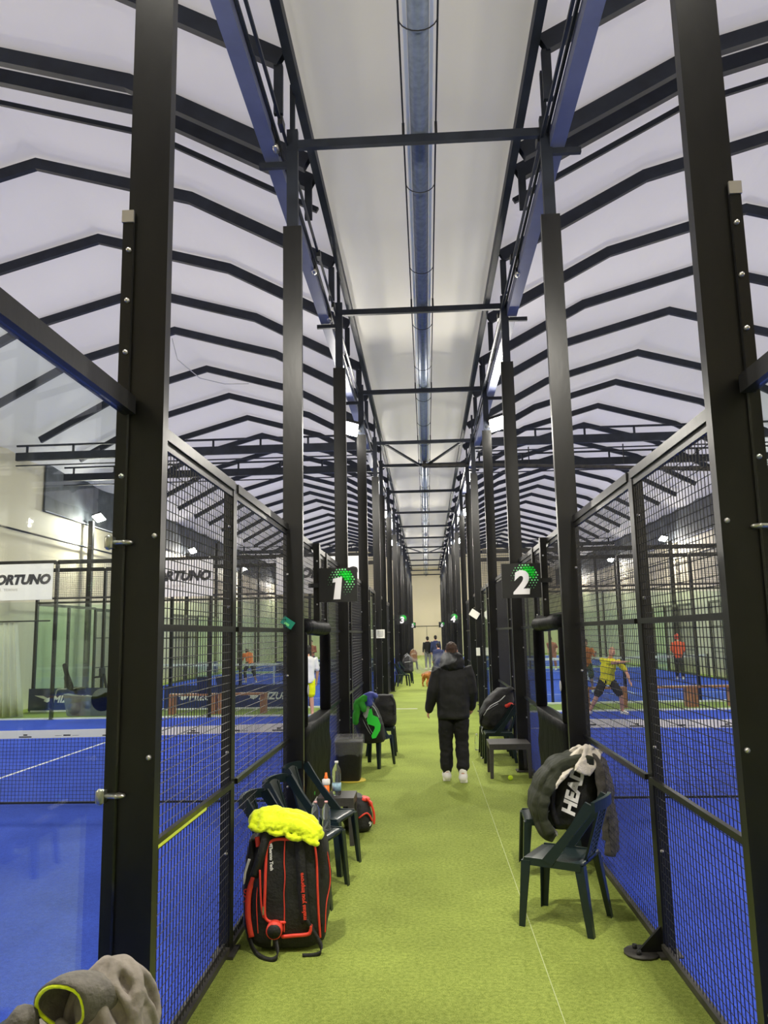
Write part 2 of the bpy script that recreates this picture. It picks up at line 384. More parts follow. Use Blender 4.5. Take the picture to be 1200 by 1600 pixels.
for s in (-1, 1):
    k = 0
    for y in RIBS:
        key = ('rib', s, y in (8.75, 9.2))
        me = shared(key, lambda: rib_mesh(s, .2 if y in (8.75, 9.2) else .185, .11 if y in (8.75, 9.2) else .09))
        o = link('roof_rib', me, loc=(0, y, 0))
        w = 'thick' if y in (8.75, 9.2) else 'slim'
        tag(o, f'{w} dark bent roof rib over the {SIDE[s]} courts, {ORD[k]} from the camera', 'roof rib', f'roof ribs over the {SIDE[s]} courts', 'thing'); k += 1
    # low third bar of the double rib
    o = link('roof_rib', shared(('ribthin', s), lambda: rib_mesh(s, .07, .05)), loc=(0, 9.62, -.12))
    tag(o, f'thin dark bar just beyond the thick pair of ribs over the {SIDE[s]} courts', 'roof rib', kind='thing')
    x = s * 1.21
    tag(MB().box((x, (Y0 + Y1) / 2, 7.72), (.09, Y1 - Y0, .14)).build('eave_tube', 'roof_steel'), f'long dark eave tube along the {SIDE[s]} edge of the aisle ceiling', 'roof beam', kind='thing')
    x = s * 1.475
    tag(MB().box((x, (Y0 + Y1) / 2, 6.98), (.15, Y1 - Y0, .16)).build('gutter_tube', 'blue_steel'), f'long blue-grey tube on brackets outside the {SIDE[s]} row of tall posts', 'roof beam', kind='thing')
    t = thing('track_pipe', f'pair of slim dark pipes beside the blue-grey tube on the {SIDE[s]}', 'pipe', (s * 1.35, 0, 7.05))
    for d in (-.03, .03): MB().box((d, (Y0 + Y1) / 2, d), (.028, Y1 - Y0, .035)).build('pipe', 'roof_steel', t)
    # short hangers from the rib ends
    for k, y in enumerate([4.7, 7.0, 9.0, 11.4, 13.85, 16.2, 18.5]):
        tag(MB().beam((s * 1.33, y, 7.12), (s * 1.33, y, 7.66), .09, .05).build('rib_hanger', 'roof_steel'), f'short dark hanger under the eave, {ORD[k]} along the {SIDE[s]} side', 'hanger', f'hangers on the {SIDE[s]} eave')
    for k, y in enumerate(([7.1, 9.85, 11.5], [7.6, 10.2, 12.2])[s > 0]):
        t = thing('ratchet_winch', f'dark ratchet winch with chain on the pipes, {ORD[k]} along the {SIDE[s]} side', 'winch', (s * 1.37, y, 7.03), group=f'winches on the {SIDE[s]} pipes')
        m = MB().box((s * .05, 0, .0), (.07, .22, .13)); m.box((-s * .06, -.05, .02), (.05, .14, .09)); m.box((s * .03, .2, -.06), (.05, .2, .07)); m.build('housing', 'steel', t)
        MB().tube([(s * .03, .1, -.12), (s * .03, .16, -.12)], .035, 8).build('ratchet', 'zinc', t)
        c = MB()
        for i in range(46):
            yy = -.1 - i * .03; R = Matrix.Rotation(PI / 2 * (i % 2), 4, 'Y')
            for d in (-1, 1): c.box((0, 0, 0), (.006, .034, .006), T(s * .075, yy, .06 + .0012 * i) @ R @ T(d * .009, 0, 0))
            for d in (-1, 1): c.box((0, 0, 0), (.022, .006, .006), T(s * .075, yy, .06 + .0012 * i) @ R @ T(0, d * .014, 0))
        c.build('chain', 'steel', t)
# crossbars over the aisle
for k, y in enumerate(TALL[1:]):
    t = thing('aisle_crossbar', f'dark steel bar across the aisle, {ORD[k]} from the camera', 'crossbar', (0, y, 7.08), group='bars across the aisle')
    MB().box((.045, 0, 0), (2.55, .06, .09)).build('bar', 'roof_steel', t)
    for d in (-.17, .17):
        MB().box((.07 + d, 0, .11), (.028, .05, .14)).build('pipe_bracket', 'steel', t)
for k, (a, b) in enumerate(((20.5, 23.4), (46.6, 49.9))):
    for s in (-1, 1):
        tag(MB().beam((.04 + s * 1.05, a, 7.06), (.04 + s * .12, b - .1, 7.06), .05, .06).build('aisle_brace', 'roof_steel'), f'diagonal dark brace on the {SIDE[s]} half of the {("nearer", "farther")[k]} pair of crossbars', 'brace')
# drain pipe with its side rods
t = thing('drain_pipe', 'long blue-grey drain pipe with side rods running above the crossbars', 'pipe', (.07, 0, 7.24))
MB().tube([(0, Y0 + 1, 0), (0, Y1 - .2, 0)], .095, 16, False).build('pipe', 'galv', t)
for d in (-.15, .15):
    MB().box((d * .78, (Y0 + Y1) / 2, -.02), (.035, Y1 - Y0 - 2, .008)).build('side_strip', 'white_gloss', t)
    MB().tube([(d * 1.13, Y0 + 1, .0), (d * 1.13, Y1 - .2, .0)], .009, 6, False).build('side_rod', 'steel', t)
for i in range(26):
    y = 6.4 + i * 2.1 if i else 6.0
    MB().tube([(.17 * math.cos(PI + PI * q / 10), y, .13 * math.sin(PI + PI * q / 10)) for q in range(11)], .006, 5).build('hoop', 'steel', t)
t = thing('outlet_pipe', 'grey outlet pipe branching from the drain pipe to the right hall', 'pipe', (0, 23.1, 7.0))
MB().tube([(.07, 0, .12), (.07, 0, -.02), (1.5, 0, -.04), (6.5, 0, -.28), (11, 0, -.5)], .065, 10, False).build('pipe', 'rail_grey', t)
MB().ell((.07, 0, -.0), (.09, .09, .09)).build('elbow', 'rail_grey', t)
for xx in (3.2, 6.0, 9.0): MB().box((xx, 0, .17), (.03, .03, .6)).build('hanger', 'steel', t)
# transverse trusses across the halls
for s in (-1, 1):
    for k, y in enumerate((20.5, 23.4, 46.6, 49.9)):
        t = thing('hall_truss', f'dark flat beam with top bar spanning the {SIDE[s]} hall, {ORD[k]} from the camera', 'truss', (s * 6.35, y + .12, 7.0), group=f'beams across the {SIDE[s]} hall', kind='thing')
        MB().box((0, 0, .05), (9.8, .1, .22)).build('beam', 'roof_steel', t)
        MB().box((0, 0, .36), (9.8, .05, .05)).build('top_bar', 'roof_steel', t)
        MB().box((0, 0, -.2), (9.8, .04, .03)).build('lower_bar', 'roof_steel', t)
        for i in range(8): MB().box((-4.6 + i * 1.31, 0, .25), (.05, .05, .2)).build('upright', 'roof_steel', t)
# cable sagging from a rib on the left
m = MB(); m.tube([(-6.2, 18.45, 9.45), (-6.1, 18.6, 8.95), (-5.7, 19.2, 8.65), (-5.3, 20.2, 8.8), (-4.9, 21.3, 9.15)], .012, 6); tag(m.build('hanging_cable', 'silver'), 'grey cable drooping between two ribs over the left court', 'cable')

# ------------------------------------------------------------------ tall posts
def tall_post(s, k, y):
    t = thing('tall_post', f'tall dark steel post with slimmer top, {ORD[k]} along the {SIDE[s]} of the aisle', 'post', (CX[s], y, 0), group=f'tall posts on the {SIDE[s]}', kind='thing')
    link('shaft', shared('shaft', lambda: MB().box((0, 0, 3.08), (.19, .07, 6.16)).mesh('shaft', 'post_steel')), t)
    link('upper_shaft', shared('ushaft', lambda: MB().box((0, 0, 6.7), (.115, .065, 1.1)).box((0, 0, 7.5), (.05, .05, .55)).mesh('upper_shaft', 'roof_steel')), t)
    link('bracket', shared(('brk', s), lambda: MB().box((s * .2, 0, 6.86), (.3, .05, .06)).mesh('bracket', 'roof_steel')), t)
    link('base_plate', shared('bplate', lambda: MB().box((0, 0, .012), (.26, .2, .02)).mesh('base_plate', 'rail_grey')), t)
    if k < 7:
        for z in (.5, 1.5, 2.45):
            link('bolt', shared('boltY', lambda: MB().tube([(0, -.006, 0), (0, .0, 0)], .012, 8).mesh('bolt', 'bolt')), t, (-s * .07 if k == 0 else s * .05, -.037, z + .13 * (k % 3)))
    if k == 0:
        MB().box((s * .088, -.047, 2.0), (.05, .022, 4.0)).build('glass_post', 'post_steel', t)
        MB().box((s * .088, -.061, 3.97), (.056, .012, .06)).build('post_cap', 'bolt', t)
        for z in (2.72, 3.3, 3.55, 3.8):
            link('bolt', _cache['boltY'], t, (s * .08, -.059, z))
        for z in (1.35, 2.42):
            m = MB(); m.tube([(s * .04, -.064, z), (s * .10, -.064, z)], .023, 12, True, .5); m.tube([(s * .055, -.08, z), (s * .055, -.04, z)], .011, 8); m.box((s * .115, -.07, z), (.035, .05, .05)); m.tube([(s * .118, -.085, z - .018), (s * .118, -.085, z + .018)], .016, 8)
            m.build('glass_clamp', 'zinc', t)
    return t
for s in (-1, 1):
    for k, y in enumerate(TALL): tall_post(s, k, y)

# ------------------------------------------------------------------ fences
def fence_post(s, x, y, label, group, foot=False, z0=0., top=3.06, bolts=True):
    t = thing('fence_post', label, 'post', (x, y, 0), group=group, kind='thing')
    link('shaft', shared(('fshaft', z0, top), lambda: MB().box((0, 0, (z0 + top) / 2), (.07, .10, top - z0)).mesh('shaft', 'post_steel')), t)
    if z0 == 0: link('base_plate', shared('fplate', lambda: MB().box((0, 0, .01), (.14, .2, .016)).mesh('base_plate', 'rail_grey')), t)
    if bolts:
        for z in ((.62, 1.25, 2.2, 2.75) if z0 == 0 else (2.35, 2.85)):
            link('bolt', shared('boltF', lambda: MB().tube([(0, -.004, 0), (0, 0, 0)], .011, 8).mesh('bolt', 'bolt')), t, (-s * .008, -.051, z))
    if foot:
        g = MB(); g.add([(0, -.012, .012), (-s * .19, -.012, .012), (0, -.012, .2), (0, .012, .012), (-s * .19, .012, .012), (0, .012, .2)], [(0, 1, 2), (3, 5, 4), (0, 3, 4, 1), (1, 4, 5, 2), (0, 2, 5, 3)])
        g.build('gusset', 'post_steel', t)
        MB().lathe([(.0, 0), (.11, 0), (.11, .012), (.0, .012)], (-s * .16, 0, .004), 14).build('foot_plate', 'rail_grey', t)
        for d in (-.05, .05): MB().tube([(-s * .19, d, .01), (-s * .19, d, .04)], .016, 6, False).build('foot_nut', 'steel', t)
    return t
def wire_mesh(w, z0, z1, cell=.05, th=.0052):
    m = MB(); nv = max(2, round(w / cell)); nh = max(2, round((z1 - z0) / cell)); a = th / 2
    def wire(p, q, ax):
        if ax == 'z': o = [(-a, 0), (0, -a), (a, 0), (0, a)]; vs = [(dx, p[0] + dy, z) for z in (p[1], q[1]) for dx, dy in o]
        else: o = [(-a, 0), (0, -a), (a, 0), (0, a)]; vs = [(dx + th * .8, y, p[1] + dz) for y in (p[0], q[0]) for dx, dz in o]
        m.add(vs, [(i, (i + 1) % 4, 4 + (i + 1) % 4, 4 + i) for i in range(4)])
    for i in range(nv + 1): wire((w * i / nv, z0), (w * i / nv, z1), 'z')
    for i in range(nh + 1): z = z0 + (z1 - z0) * i / nh; wire((0, z), (w, z), 'y')
    return m.mesh('wire_mesh', 'wire')
LAST = [None]
def fence_panel(x, y, w, label, group, z0=.05, z1=3.0, rails=(1.05, 2.05), rz=0., s=-1, cell=.05):
    w = round(w, 2)
    t = thing('wire_fence', label, 'fence panel', (x, y, 0), rz, group, 'thing'); LAST[0] = t
    link('wire_mesh', shared(('wm', w, z0, z1, cell), lambda: wire_mesh(w, z0, z1, cell)), t)
    link('top_rail', shared(('tr', w, z1), lambda: MB().box((0, w / 2, z1 + .03), (.05, w, .06)).box((.0, w / 2, z1 - .02), (.02, w, .05)).mesh('top_rail', 'post_steel')), t)
    link('bottom_rail', shared(('br', w, z0), lambda: MB().box((0, w / 2, z0 - .01), (.04, w, .035)).box((-.02, w / 2, z0 + .012), (.02, w, .03)).mesh('bottom_rail', 'rail_grey')), t)
    for z in rails:
        link('cross_rail', shared(('cr', w), lambda: MB().box((0, w / 2, 0), (.03, w, .035)).mesh('cross_rail', 'post_steel')), t, (-s * .02, 0, z))
    return t
def glass_panel(x, y, w, label, group, rz=0., z0=.02, z1=3.0, m='glass', frame=True):
    t = thing('glass_screen', label, 'glass panel', (x, y, 0), rz, group, 'thing')
    link('pane', shared(('gl', round(w, 2), z1, m), lambda: MB().box((0, w / 2, (z0 + z1) / 2), (.012, w - .02, z1 - z0)).mesh('pane', m)), t)
    if frame:
        link('top_rail', shared(('gtr', round(w, 2), z1), lambda: MB().box((0, w / 2, z1 + .045), (.06, w, .08)).mesh('top_rail', 'post_steel')), t)
    return t
def G(s, what): return f'{what} beside the {SIDE[s]} of the aisle'
for s in (-1, 1):
    sd = SIDE[s]; x = FX[s]
    # near glass
    for k, (a, b) in enumerate(((1.50, 3.36), (-.4, 1.46))):
        glass_panel(x, a, b - a, f'clear glass pane {("just before the nearest tall post", "beside the camera")[k]} on the {sd}', G(s, 'glass panels'))
    spans = [(3.50, 5.25), (5.35, 7.36), (10.28, 11.73), (11.88, 13.45), (13.55, 15.92)]
    wh = ['between the nearest tall post and the first fence post', 'ending at the second tall post', 'between the padded opening and the third tall post', 'just beyond the third tall post', 'ending at the fourth tall post']
    for (a, b), w in zip(spans, wh):
        fence_panel(x, a, b - a, f'black wire fence {w} on the {sd}', G(s, 'mesh panels'), s=s)
        if s < 0 and a == 3.5: MB().box((.036, .62, 1.036), (.006, .95, .014)).build('yellow_tape', 'neon', LAST[0])
    fence_panel(x, 8.02, 2.1, f'short black wire fence above the padded opening on the {sd}', G(s, 'mesh panels'), z0=2.16, rails=(), s=s)
    fence_post(s, x + .02 * s, 5.3, f'black fence post, first after the nearest tall post on the {sd}', G(s, 'fence posts'), foot=s > 0)
    for k, y in enumerate((7.93, 10.2, 13.5, 18.1, 19.85)):
        fence_post(s, x, y, f'black fence post {("on the near edge of the padded opening", "on the far edge of the padded opening", "between the third and fourth tall posts", "between the fourth and fifth tall posts", "just before the fifth tall post")[k]} on the {sd}', G(s, 'fence posts'))
    fence_post(s, x + .06 * -s, 9.05, f'short black post above the padded opening carrying the number board on the {sd}', G(s, 'fence posts'), z0=2.16)
    for k, (a, b) in enumerate(((16.1, 18.03), (18.17, 19.78))):
        glass_panel(x, a, b - a, f'clear glass pane on the {sd}, {("first", "second")[k]} after the fourth tall post', G(s, 'glass panels'))
    # padded net opening
    t = thing('padded_frame', f'black padded frame round the net opening in the {sd} fence', 'padding', (x - s * .02, 9.05, 0))
    m = MB(); m.tube([(0, -.92, 2.08), (0, -.4, 2.09), (0, .35, 2.075), (0, .97, 2.08)], .085, 12); m.build('top_pad', 'pad', t)
    for yy, nm in ((-.93, 'near'), (.98, 'far')):
        MB().tube([(0, yy, 1.1), (0, yy + .01, 1.6), (0, yy, 2.0)], .07, 10).build('side_pad', 'pad', t)
    m = MB(); secs = []
    for i in range(9):
        z = .03 + 1.05 * i / 8; secs.append(((0, .02, z), (1, 0, 0), (0, 1, 0), .07 + .012 * math.sin(i * 1.7), 1.02 - .01 * math.sin(i * 2.3)))
    m.loft(secs, 28, 6.); bpd = m.build('bottom_pad', 'pad', t)
    b = MB(); text_into(b, 'PADEL GROUP', .06, T(-s * .085, -.6, .28) @ Matrix.Rotation(-s * PI / 2, 4, 'Z') @ FACE_Y, bold=.001)
    b.build('pad_lettering', 'white', bpd)
    MB().ell((-s * .085, -.6, .37), (.004, .03, .02)).build('pad_mark', 'cloth_green', bpd)
    MB().ell((-s * .08, -.98, 1.45), (.01, .03, .055)).build('side_badge', 'silver', t)
    # second and third courts: posts and panels along the aisle (tall posts stand in the gaps)
    ps = [22.35, 25.65, 30.4, 35.1, 39.6, 42.35]
    for k, y in enumerate(ps):
        fence_post(s, x, y, f'black fence post, {ORD[k]} along the middle {sd} court beside the aisle', f'fence posts of the middle {sd} court', bolts=False)
    segs = [(22.42, 23.3), (23.5, 25.58), (25.72, 27.8), (28.0, 30.33), (33.0, 35.03), (35.17, 37.2), (37.4, 39.53), (39.67, 41.8)]
    for k, (a, b) in enumerate(segs):
        if k in (0, 1, 7):
            glass_panel(x, a, b - a, f'clear glass pane, {ORD[(0, 1, 0, 0, 0, 0, 0, 2)[k]]} along the middle {sd} court beside the aisle', f'glass panes of the middle {sd} court')
        else:
            fence_panel(x, a, b - a, f'black wire fence, {ORD[k - 2]} along the middle {sd} court beside the aisle', f'wire fences of the middle {sd} court', s=s)
    for k, y in enumerate((44.45, 48.2, 52.4, 57.1, 61.6, 64.5)):
        fence_post(s, x, y, f'black fence post, {ORD[k]} along the farthest {sd} court beside the aisle', f'fence posts of the farthest {sd} court', bolts=False)
    # outer side of the middle court
    xo = OX[s]; po = [22.35 + 2.005 * i for i in range(11)]
    for k, y in enumerate(po[1:-1]):
        fence_post(-s, xo, y, f'black fence post, {ORD[k]} along the outer side of the middle {sd} court', f'outer fence posts of the middle {sd} court', bolts=False)
    for k, (a, b) in enumerate(zip(po[:-1], po[1:])):
        if k in (0, 1, 8, 9): glass_panel(xo, a + .04, 1.92, f'greenish glass pane, {ORD[k if k < 2 else k - 6]} along the outer side of the middle {sd} court', f'outer glass panels of the middle {sd} court', m='glass_green')
        elif k != 5: fence_panel(xo, a + .04, 1.92, f'black wire fence, {ORD[k - 2 - (k > 5)]} along the outer side of the middle {sd} court', f'outer mesh panels of the middle {sd} court', s=-s)
    # transverse glass walls
    lo = FX[s]; xs = [lo + (xo - lo) * i / 5 for i in range(6)]
    for y, nm, tint in ((19.95, 'back wall of the nearest', 'glass'), (22.3, 'front wall of the middle', 'glass_green'), (42.4, 'back wall of the middle', 'glass_green')):
        if y < 20: xs = [s * (1.45 + 2.04 * i) for i in range(6)]
        else: xs = [lo + (xo - lo) * i / 5 for i in range(6)]
        for k in range(1, 6):
            if y > 40 and k == 5: continue
            fence_post(s, xs[k], y, f'black post in the {nm} {sd} court, {ORD[k - 1].replace("nearest", "first")} from the aisle', f'posts of the {nm} {sd} court', top=4.05, bolts=False)
        for k in range(5):
            x0 = max(xs[k], xs[k + 1]) - .015; wd = abs(xs[1] - xs[0])
            glass_panel(x0 - .03, y, wd - .06, f'glass pane in the {nm} {sd} court, {ORD[k].replace("nearest", "first")} from the aisle', f'glass panes of the {nm} {sd} court', rz=PI / 2, m=tint, frame=False)
            if y < 40:
                fence_panel(x0 - .03, y, wd - .06, f'high wire strip above glass, {nm} {sd} court, {ORD[k].replace("nearest", "first")} from the aisle', f'mesh strips of the {nm} {sd} court', z0=3.08, z1=4.02, rails=(), rz=PI / 2, s=s)
# ------------------------------------------------------------------ nets
for s in (-1, 1):
    for k, y in enumerate((9.72, 32.35)):
        x0, x1 = sorted((FX[s] + s * .25, OX[s] - s * .25)); L = x1 - x0
        t = thing('court_net', f'black net with a white top band across the {("nearest", "middle")[k]} {SIDE[s]} court', 'net', (x0, y, 0), kind='thing')
        def hz(u): return .92 - .05 * (1 - (2 * u - 1) ** 2)
        m = MB(); a = .0018 if k == 0 else .002; cell = .045 if k == 0 else .06
        nv = int(L / cell)
        for i in range(nv + 1):
            u = i / nv; xx = L * u; m.box((xx, 0, (hz(u) + .05) / 2), (2 * a, 2 * a, hz(u) - .05))
        nh = int(.86 / cell)
        for j in range(nh + 1):
            for i in range(8):
                u0, u1 = i / 8, (i + 1) / 8; f = j / nh
                m.beam((L * u0, 0, .05 + (hz(u0) - .05) * f), (L * u1, 0, .05 + (hz(u1) - .05) * f), 2 * a, 2 * a)
        m.build('netting', 'wire', t)
        m = MB(); n = 12
        for i in range(n):
            u0, u1 = i / n, (i + 1) / n
            m.add([(L * u, d, hz(u) - q) for u in (u0, u1) for d, q in ((-.008, .065), (-.008, -.03), (.008, -.03), (.008, .065))], [(0, 4, 5, 1), (1, 5, 6, 2), (2, 6, 7, 3), (3, 7, 4, 0), (0, 1, 2, 3), (4, 7, 6, 5)])
        tb = m.build('top_band', 'white', t)
        m = MB(); m.beam((0, 0, .045), (L, 0, .045), .02, .025); m.build('bottom_cord', 'wire', t)
        m = MB()
        for i in range(18):
            u = (i + .5) / 18; zz = hz(u) - .035
            if i % 2: m.box((L * u, -.0095, zz - .012), (.16, .002, .014)); m.box((L * u, -.0095, zz + .012), (.05, .002, .016))
            else: m.box((L * u, -.0095, zz), (.09, .002, .016)); m.box((L * u - .11, -.0095, zz - .004), (.08, .002, .004)); m.box((L * u + .11, -.0095, zz - .004), (.08, .002, .004))
        m.build('band_print', 'text_dark', tb)
        MB().box((L / 2, -.012, .44), (.05, .004, .86)).build('centre_strap', 'white', t)
        for xx in (0, L): MB().box((xx, 0, .48), (.06, .06, .96)).build('net_post', 'steel', t)
# ------------------------------------------------------------------ banners on the left back wall
for k, xr in enumerate((-9.68, -5.45, -1.66)):
    w = 2.15 if k else 2.6
    t = thing('mesh_banner', f'white lettered banner high on the left back wall, {("farthest from the aisle", "middle of three", "closest to the aisle")[k]}', 'banner', (xr - w / 2, 19.86, 3.52), group='white banners on the left back wall')
    sh = MB().box((0, 0, 0), (w, .012, .94)).build('sheet', 'white', t)
    b = MB(); text_into(b, 'SPORTUNO', .335, T(w / 2 - .09, -.012, .05) @ FACE_Y, shear=.25, bold=.02, align='RIGHT')
    b.build('lettering', 'text_dark', sh)
    b = MB(); text_into(b, 'PADEL TENNIS', .09, T(0, -.012, -.2) @ FACE_Y, spacing=1.3)
    b.build('small_lettering', 'bolt', sh)
for s in (-1, 1):
    for k, xc in enumerate((2.3, 4.38, 6.38, 8.36, 10.3)):
        if s > 0 and k: continue
        x = s * xc - (.1 if s < 0 else 0)
        t = thing('base_banner', f'navy low banner at the near foot of the middle {SIDE[s]} court, {("first", "second", "third", "fourth", "fifth")[k]} from the aisle', 'banner', (x, 22.2, .36), group=f'navy banners of the middle {SIDE[s]} court')
        sh = MB().box((0, 0, -.02), (1.95 if k else 1.0, .012, .62)).build('sheet', 'navy', t)
        if s < 0 and k:
            b = MB(); text_into(b, 'MIZUNO', .27, T(.26, -.01, -.02) @ FACE_Y, shear=.3, bold=.008); b.build('lettering', 'white', sh)
            b = MB(); b.prism([(-.8, .1), (-.55, .09), (-.42, .02), (-.25, .08), (-.3, -.03), (-.42, -.1), (-.52, -.06), (-.5, -.01)], .004, T(0, -.01, 0) @ FACE_Y); b.build('emblem', 'white', sh)
for k, xc in enumerate((-3.2, -5.2, -7.2)):
    t = thing('low_banner', f'navy low banner at the far foot of the middle left court, {ORD[k].replace("nearest", "first")} from the aisle', 'banner', (xc, 42.3, .35), group='navy banners at the far wall of the middle left court')
    sh = MB().box((0, 0, 0), (1.9, .012, .6)).build('sheet', 'navy', t)
    b = MB(); text_into(b, 'MIZUNO', .25, T(.2, -.01, 0) @ FACE_Y, shear=.3, bold=.008); b.build('lettering', 'white', sh)
# ------------------------------------------------------------------ side wall bits
for s in (-1, 1):
    x = s * (WX - .06)
    tag(MB().box((x, 47.8, 6.85), (.04, 48.4, 1.7)).build('valance_net', 'dark_net'), f'dark netting band along the top of the {SIDE[s]} side wall', 'netting')
    tag(MB().tube([(x - s * .06, 23.6, 6.02), (x - s * .06, 71.8, 6.02)], .02, 6).build('wall_pipe', 'white_gloss'), f'pale pipe under the dark netting on the {SIDE[s]} side wall', 'pipe')
    tag(MB().tube([(x - s * .06, 10, 5.2), (x - s * .06, 71.8, 5.2)], .03, 6).build('wall_rail', 'roof_steel'), f'dark horizontal rail on the {SIDE[s]} side wall', 'rail')
    for k, y in enumerate((4.4, 15.4, 26.5, 31.5, 37.6, 43, 48.4, 54, 60.3)):
        lamp = y in (4.4, 15.4, 26.5, 37.6, 48.4, 60.3)
        xx = s * 11.62
        t = thing('wall_post', f'dark post along the {SIDE[s]} side wall, {ORD[k]} from the camera', 'post', (xx, y, 0), group=f'posts along the {SIDE[s]} side wall', kind='thing')
        MB().box((0, 0, 3.05 if lamp else 3.6), (.16, .16, 6.1 if lamp else 7.2)).build('shaft', 'post_steel', t)
        MB().box((0, 0, .01), (.3, .3, .02)).build('base_plate', 'rail_grey', t)
LIGHTS = []
def floodlight(s, x, y, z, aim, label, group):
    t = thing('floodlight', label, 'lamp', (x, y, z), group=group)
    R = Euler((-.45, -aim * .3, 0)).to_matrix().to_4x4()
    MB().box((0, 0, .035), (.32, .40, .07), R).build('housing', 'steel', t)
    MB().box((0, 0, -.012), (.30, .38, .024), R).build('lens', 'lens', t)
    MB().beam((-aim * .02, 0, .05), (-aim * .22, 0, -.08), .04, .03).build('arm', 'steel', t)
    LIGHTS.append((x + aim * .02, y, z - .14))
for s in (-1, 1):
    for k, y in enumerate((3.42, 16.0, 27.9, 37.3, 49.9, 59.2, 69.0)):
        floodlight(s, CX[s] + s * .22, y - .02, 6.3, s, f'white LED floodlight on a tall post, {ORD[k]} along the {SIDE[s]} side of the aisle', f'aisle floodlights on the {SIDE[s]}')
    for k, y in enumerate((4.4, 15.4, 26.5, 37.6, 48.4, 60.3)):
        floodlight(s, s * 11.36, y, 6.22, -s, f'white LED floodlight on a wall post, {ORD[k]} along the {SIDE[s]} side wall', f'wall floodlights on the {SIDE[s]}')
# ------------------------------------------------------------------ number boards and notices
def number_board(x, y, z, n, label, w=.44, h=.39):
    t = thing('number_board', label, 'sign', (x, y, z), group='court number boards')
    bo = MB().box((0, 0, 0), (w, .03, h)).build('board', 'steel', t)
    sg = -1 if x < 0 else 1; MB().box((sg * (w / 2 + .05), .03, 0), (.16, .03, .05)).build('bracket', 'steel', t)
    if n == '': return t
    g, p = MB(), MB(); cx, cz = .035, .03
    for i in range(-6, 7):
        for j in range(-7, 8):
            xx = i * .033 + (.0165 if j % 2 else 0); zz = j * .0286
            r = math.hypot(xx, zz); a = math.degrees(math.atan2(zz, xx))
            if r > .155 or r < .035: continue
            if -165 <= a < -78: continue
            # dots are largest towards the upper right
            a = a if a > -170 else a + 360; d = abs(a - 48) / (140 if a > 48 else 125); mid = 1 - abs(r - .095) / .075
            rad = .0215 * max(.16, 1 - d * .9) * max(.4, .5 + .5 * mid)
            q = (p if rad < .0125 else g)
            q.tube([(cx + xx, -.0165, cz + zz), (cx + xx, -.018, cz + zz)], rad, 10, False)
    if g.v: g.build('green_dot_print', 'sign_green', bo)
    if p.v: p.build('pale_dot_print', 'dot_pale', bo)
    d = MB()
    if n == '1': d.prism([(-.046, -.15), (.034, -.15), (.056, .105), (-.05, .085), (-.055, .04), (-.02, .045)], .006, T(-.008, -.022, -.015) @ FACE_Y)
    else: text_into(d, n, .35, T(-.005, -.022, -.035) @ FACE_Y, ext=.003, shear=.1, bold=.016)
    d.build('digit', 'digit', bo)
    return t
for n, s, y, w in (('1', -1, 9.0, 'by the padded opening on the left'), ('2', 1, 9.0, 'by the padded opening on the right'),
                   ('3', -1, 32.3, 'on the middle left court'), ('4', 1, 32.3, 'on the middle right court'), ('5', -1, 56.5, 'far off on the farthest left court'), ('6', 1, 56.5, 'far off on the farthest right court')):
    number_board({-1: -1.0, 1: 1.085}[s], y - (.06 if y < 10 else 0), 2.565, n, f'black board with white {n} and green dots, {w}')
number_board(1.42, 55.2, 2.5, '6', 'small dark board with pale digit just beside the board of digit 6 far off', .36, .36)
t = thing('paper_notice', 'white printed notice taped to a post on the left of the aisle', 'notice', (-1.2, 20.425, 2.0))
MB().box((0, 0, 0), (.22, .006, .22)).build('sheet', 'paper', t)
m = MB()
for i in range(5): m.box((0, -.004, .07 - i * .033), (.16 - .04 * (i == 4), .002, .011))
m.build('printed_lines', 'text_dark', t)
t = tag(MB().box((0, 0, 0), (.24, .008, .18), Matrix.Rotation(.6, 4, 'Y')).build('card', 'paper', None, (1.24, 20.425, 2.46)), 'tilted cream card hanging from a post on the right of the aisle', 'card')
tag(MB().box((0, 0, 0), (.10, .008, .2)).build('leaflet', 'paper', None, (1.3, 20.43, 1.5)), 'small white leaflet fixed to a post on the right beyond the man', 'leaflet')
t = thing('exit_plate', 'small tilted green glossy plate on the second tall post on the left', 'plate', (-1.3, 7.34, 2.12))
R = Matrix.Rotation(.6, 4, 'Y'); MB().box((0, 0, 0), (.12, .02, .075), R).build('plate', 'exit_green', t); MB().box((.0, -.012, -.015), (.05, .004, .022), R).build('pictogram', 'dot_pale', t)

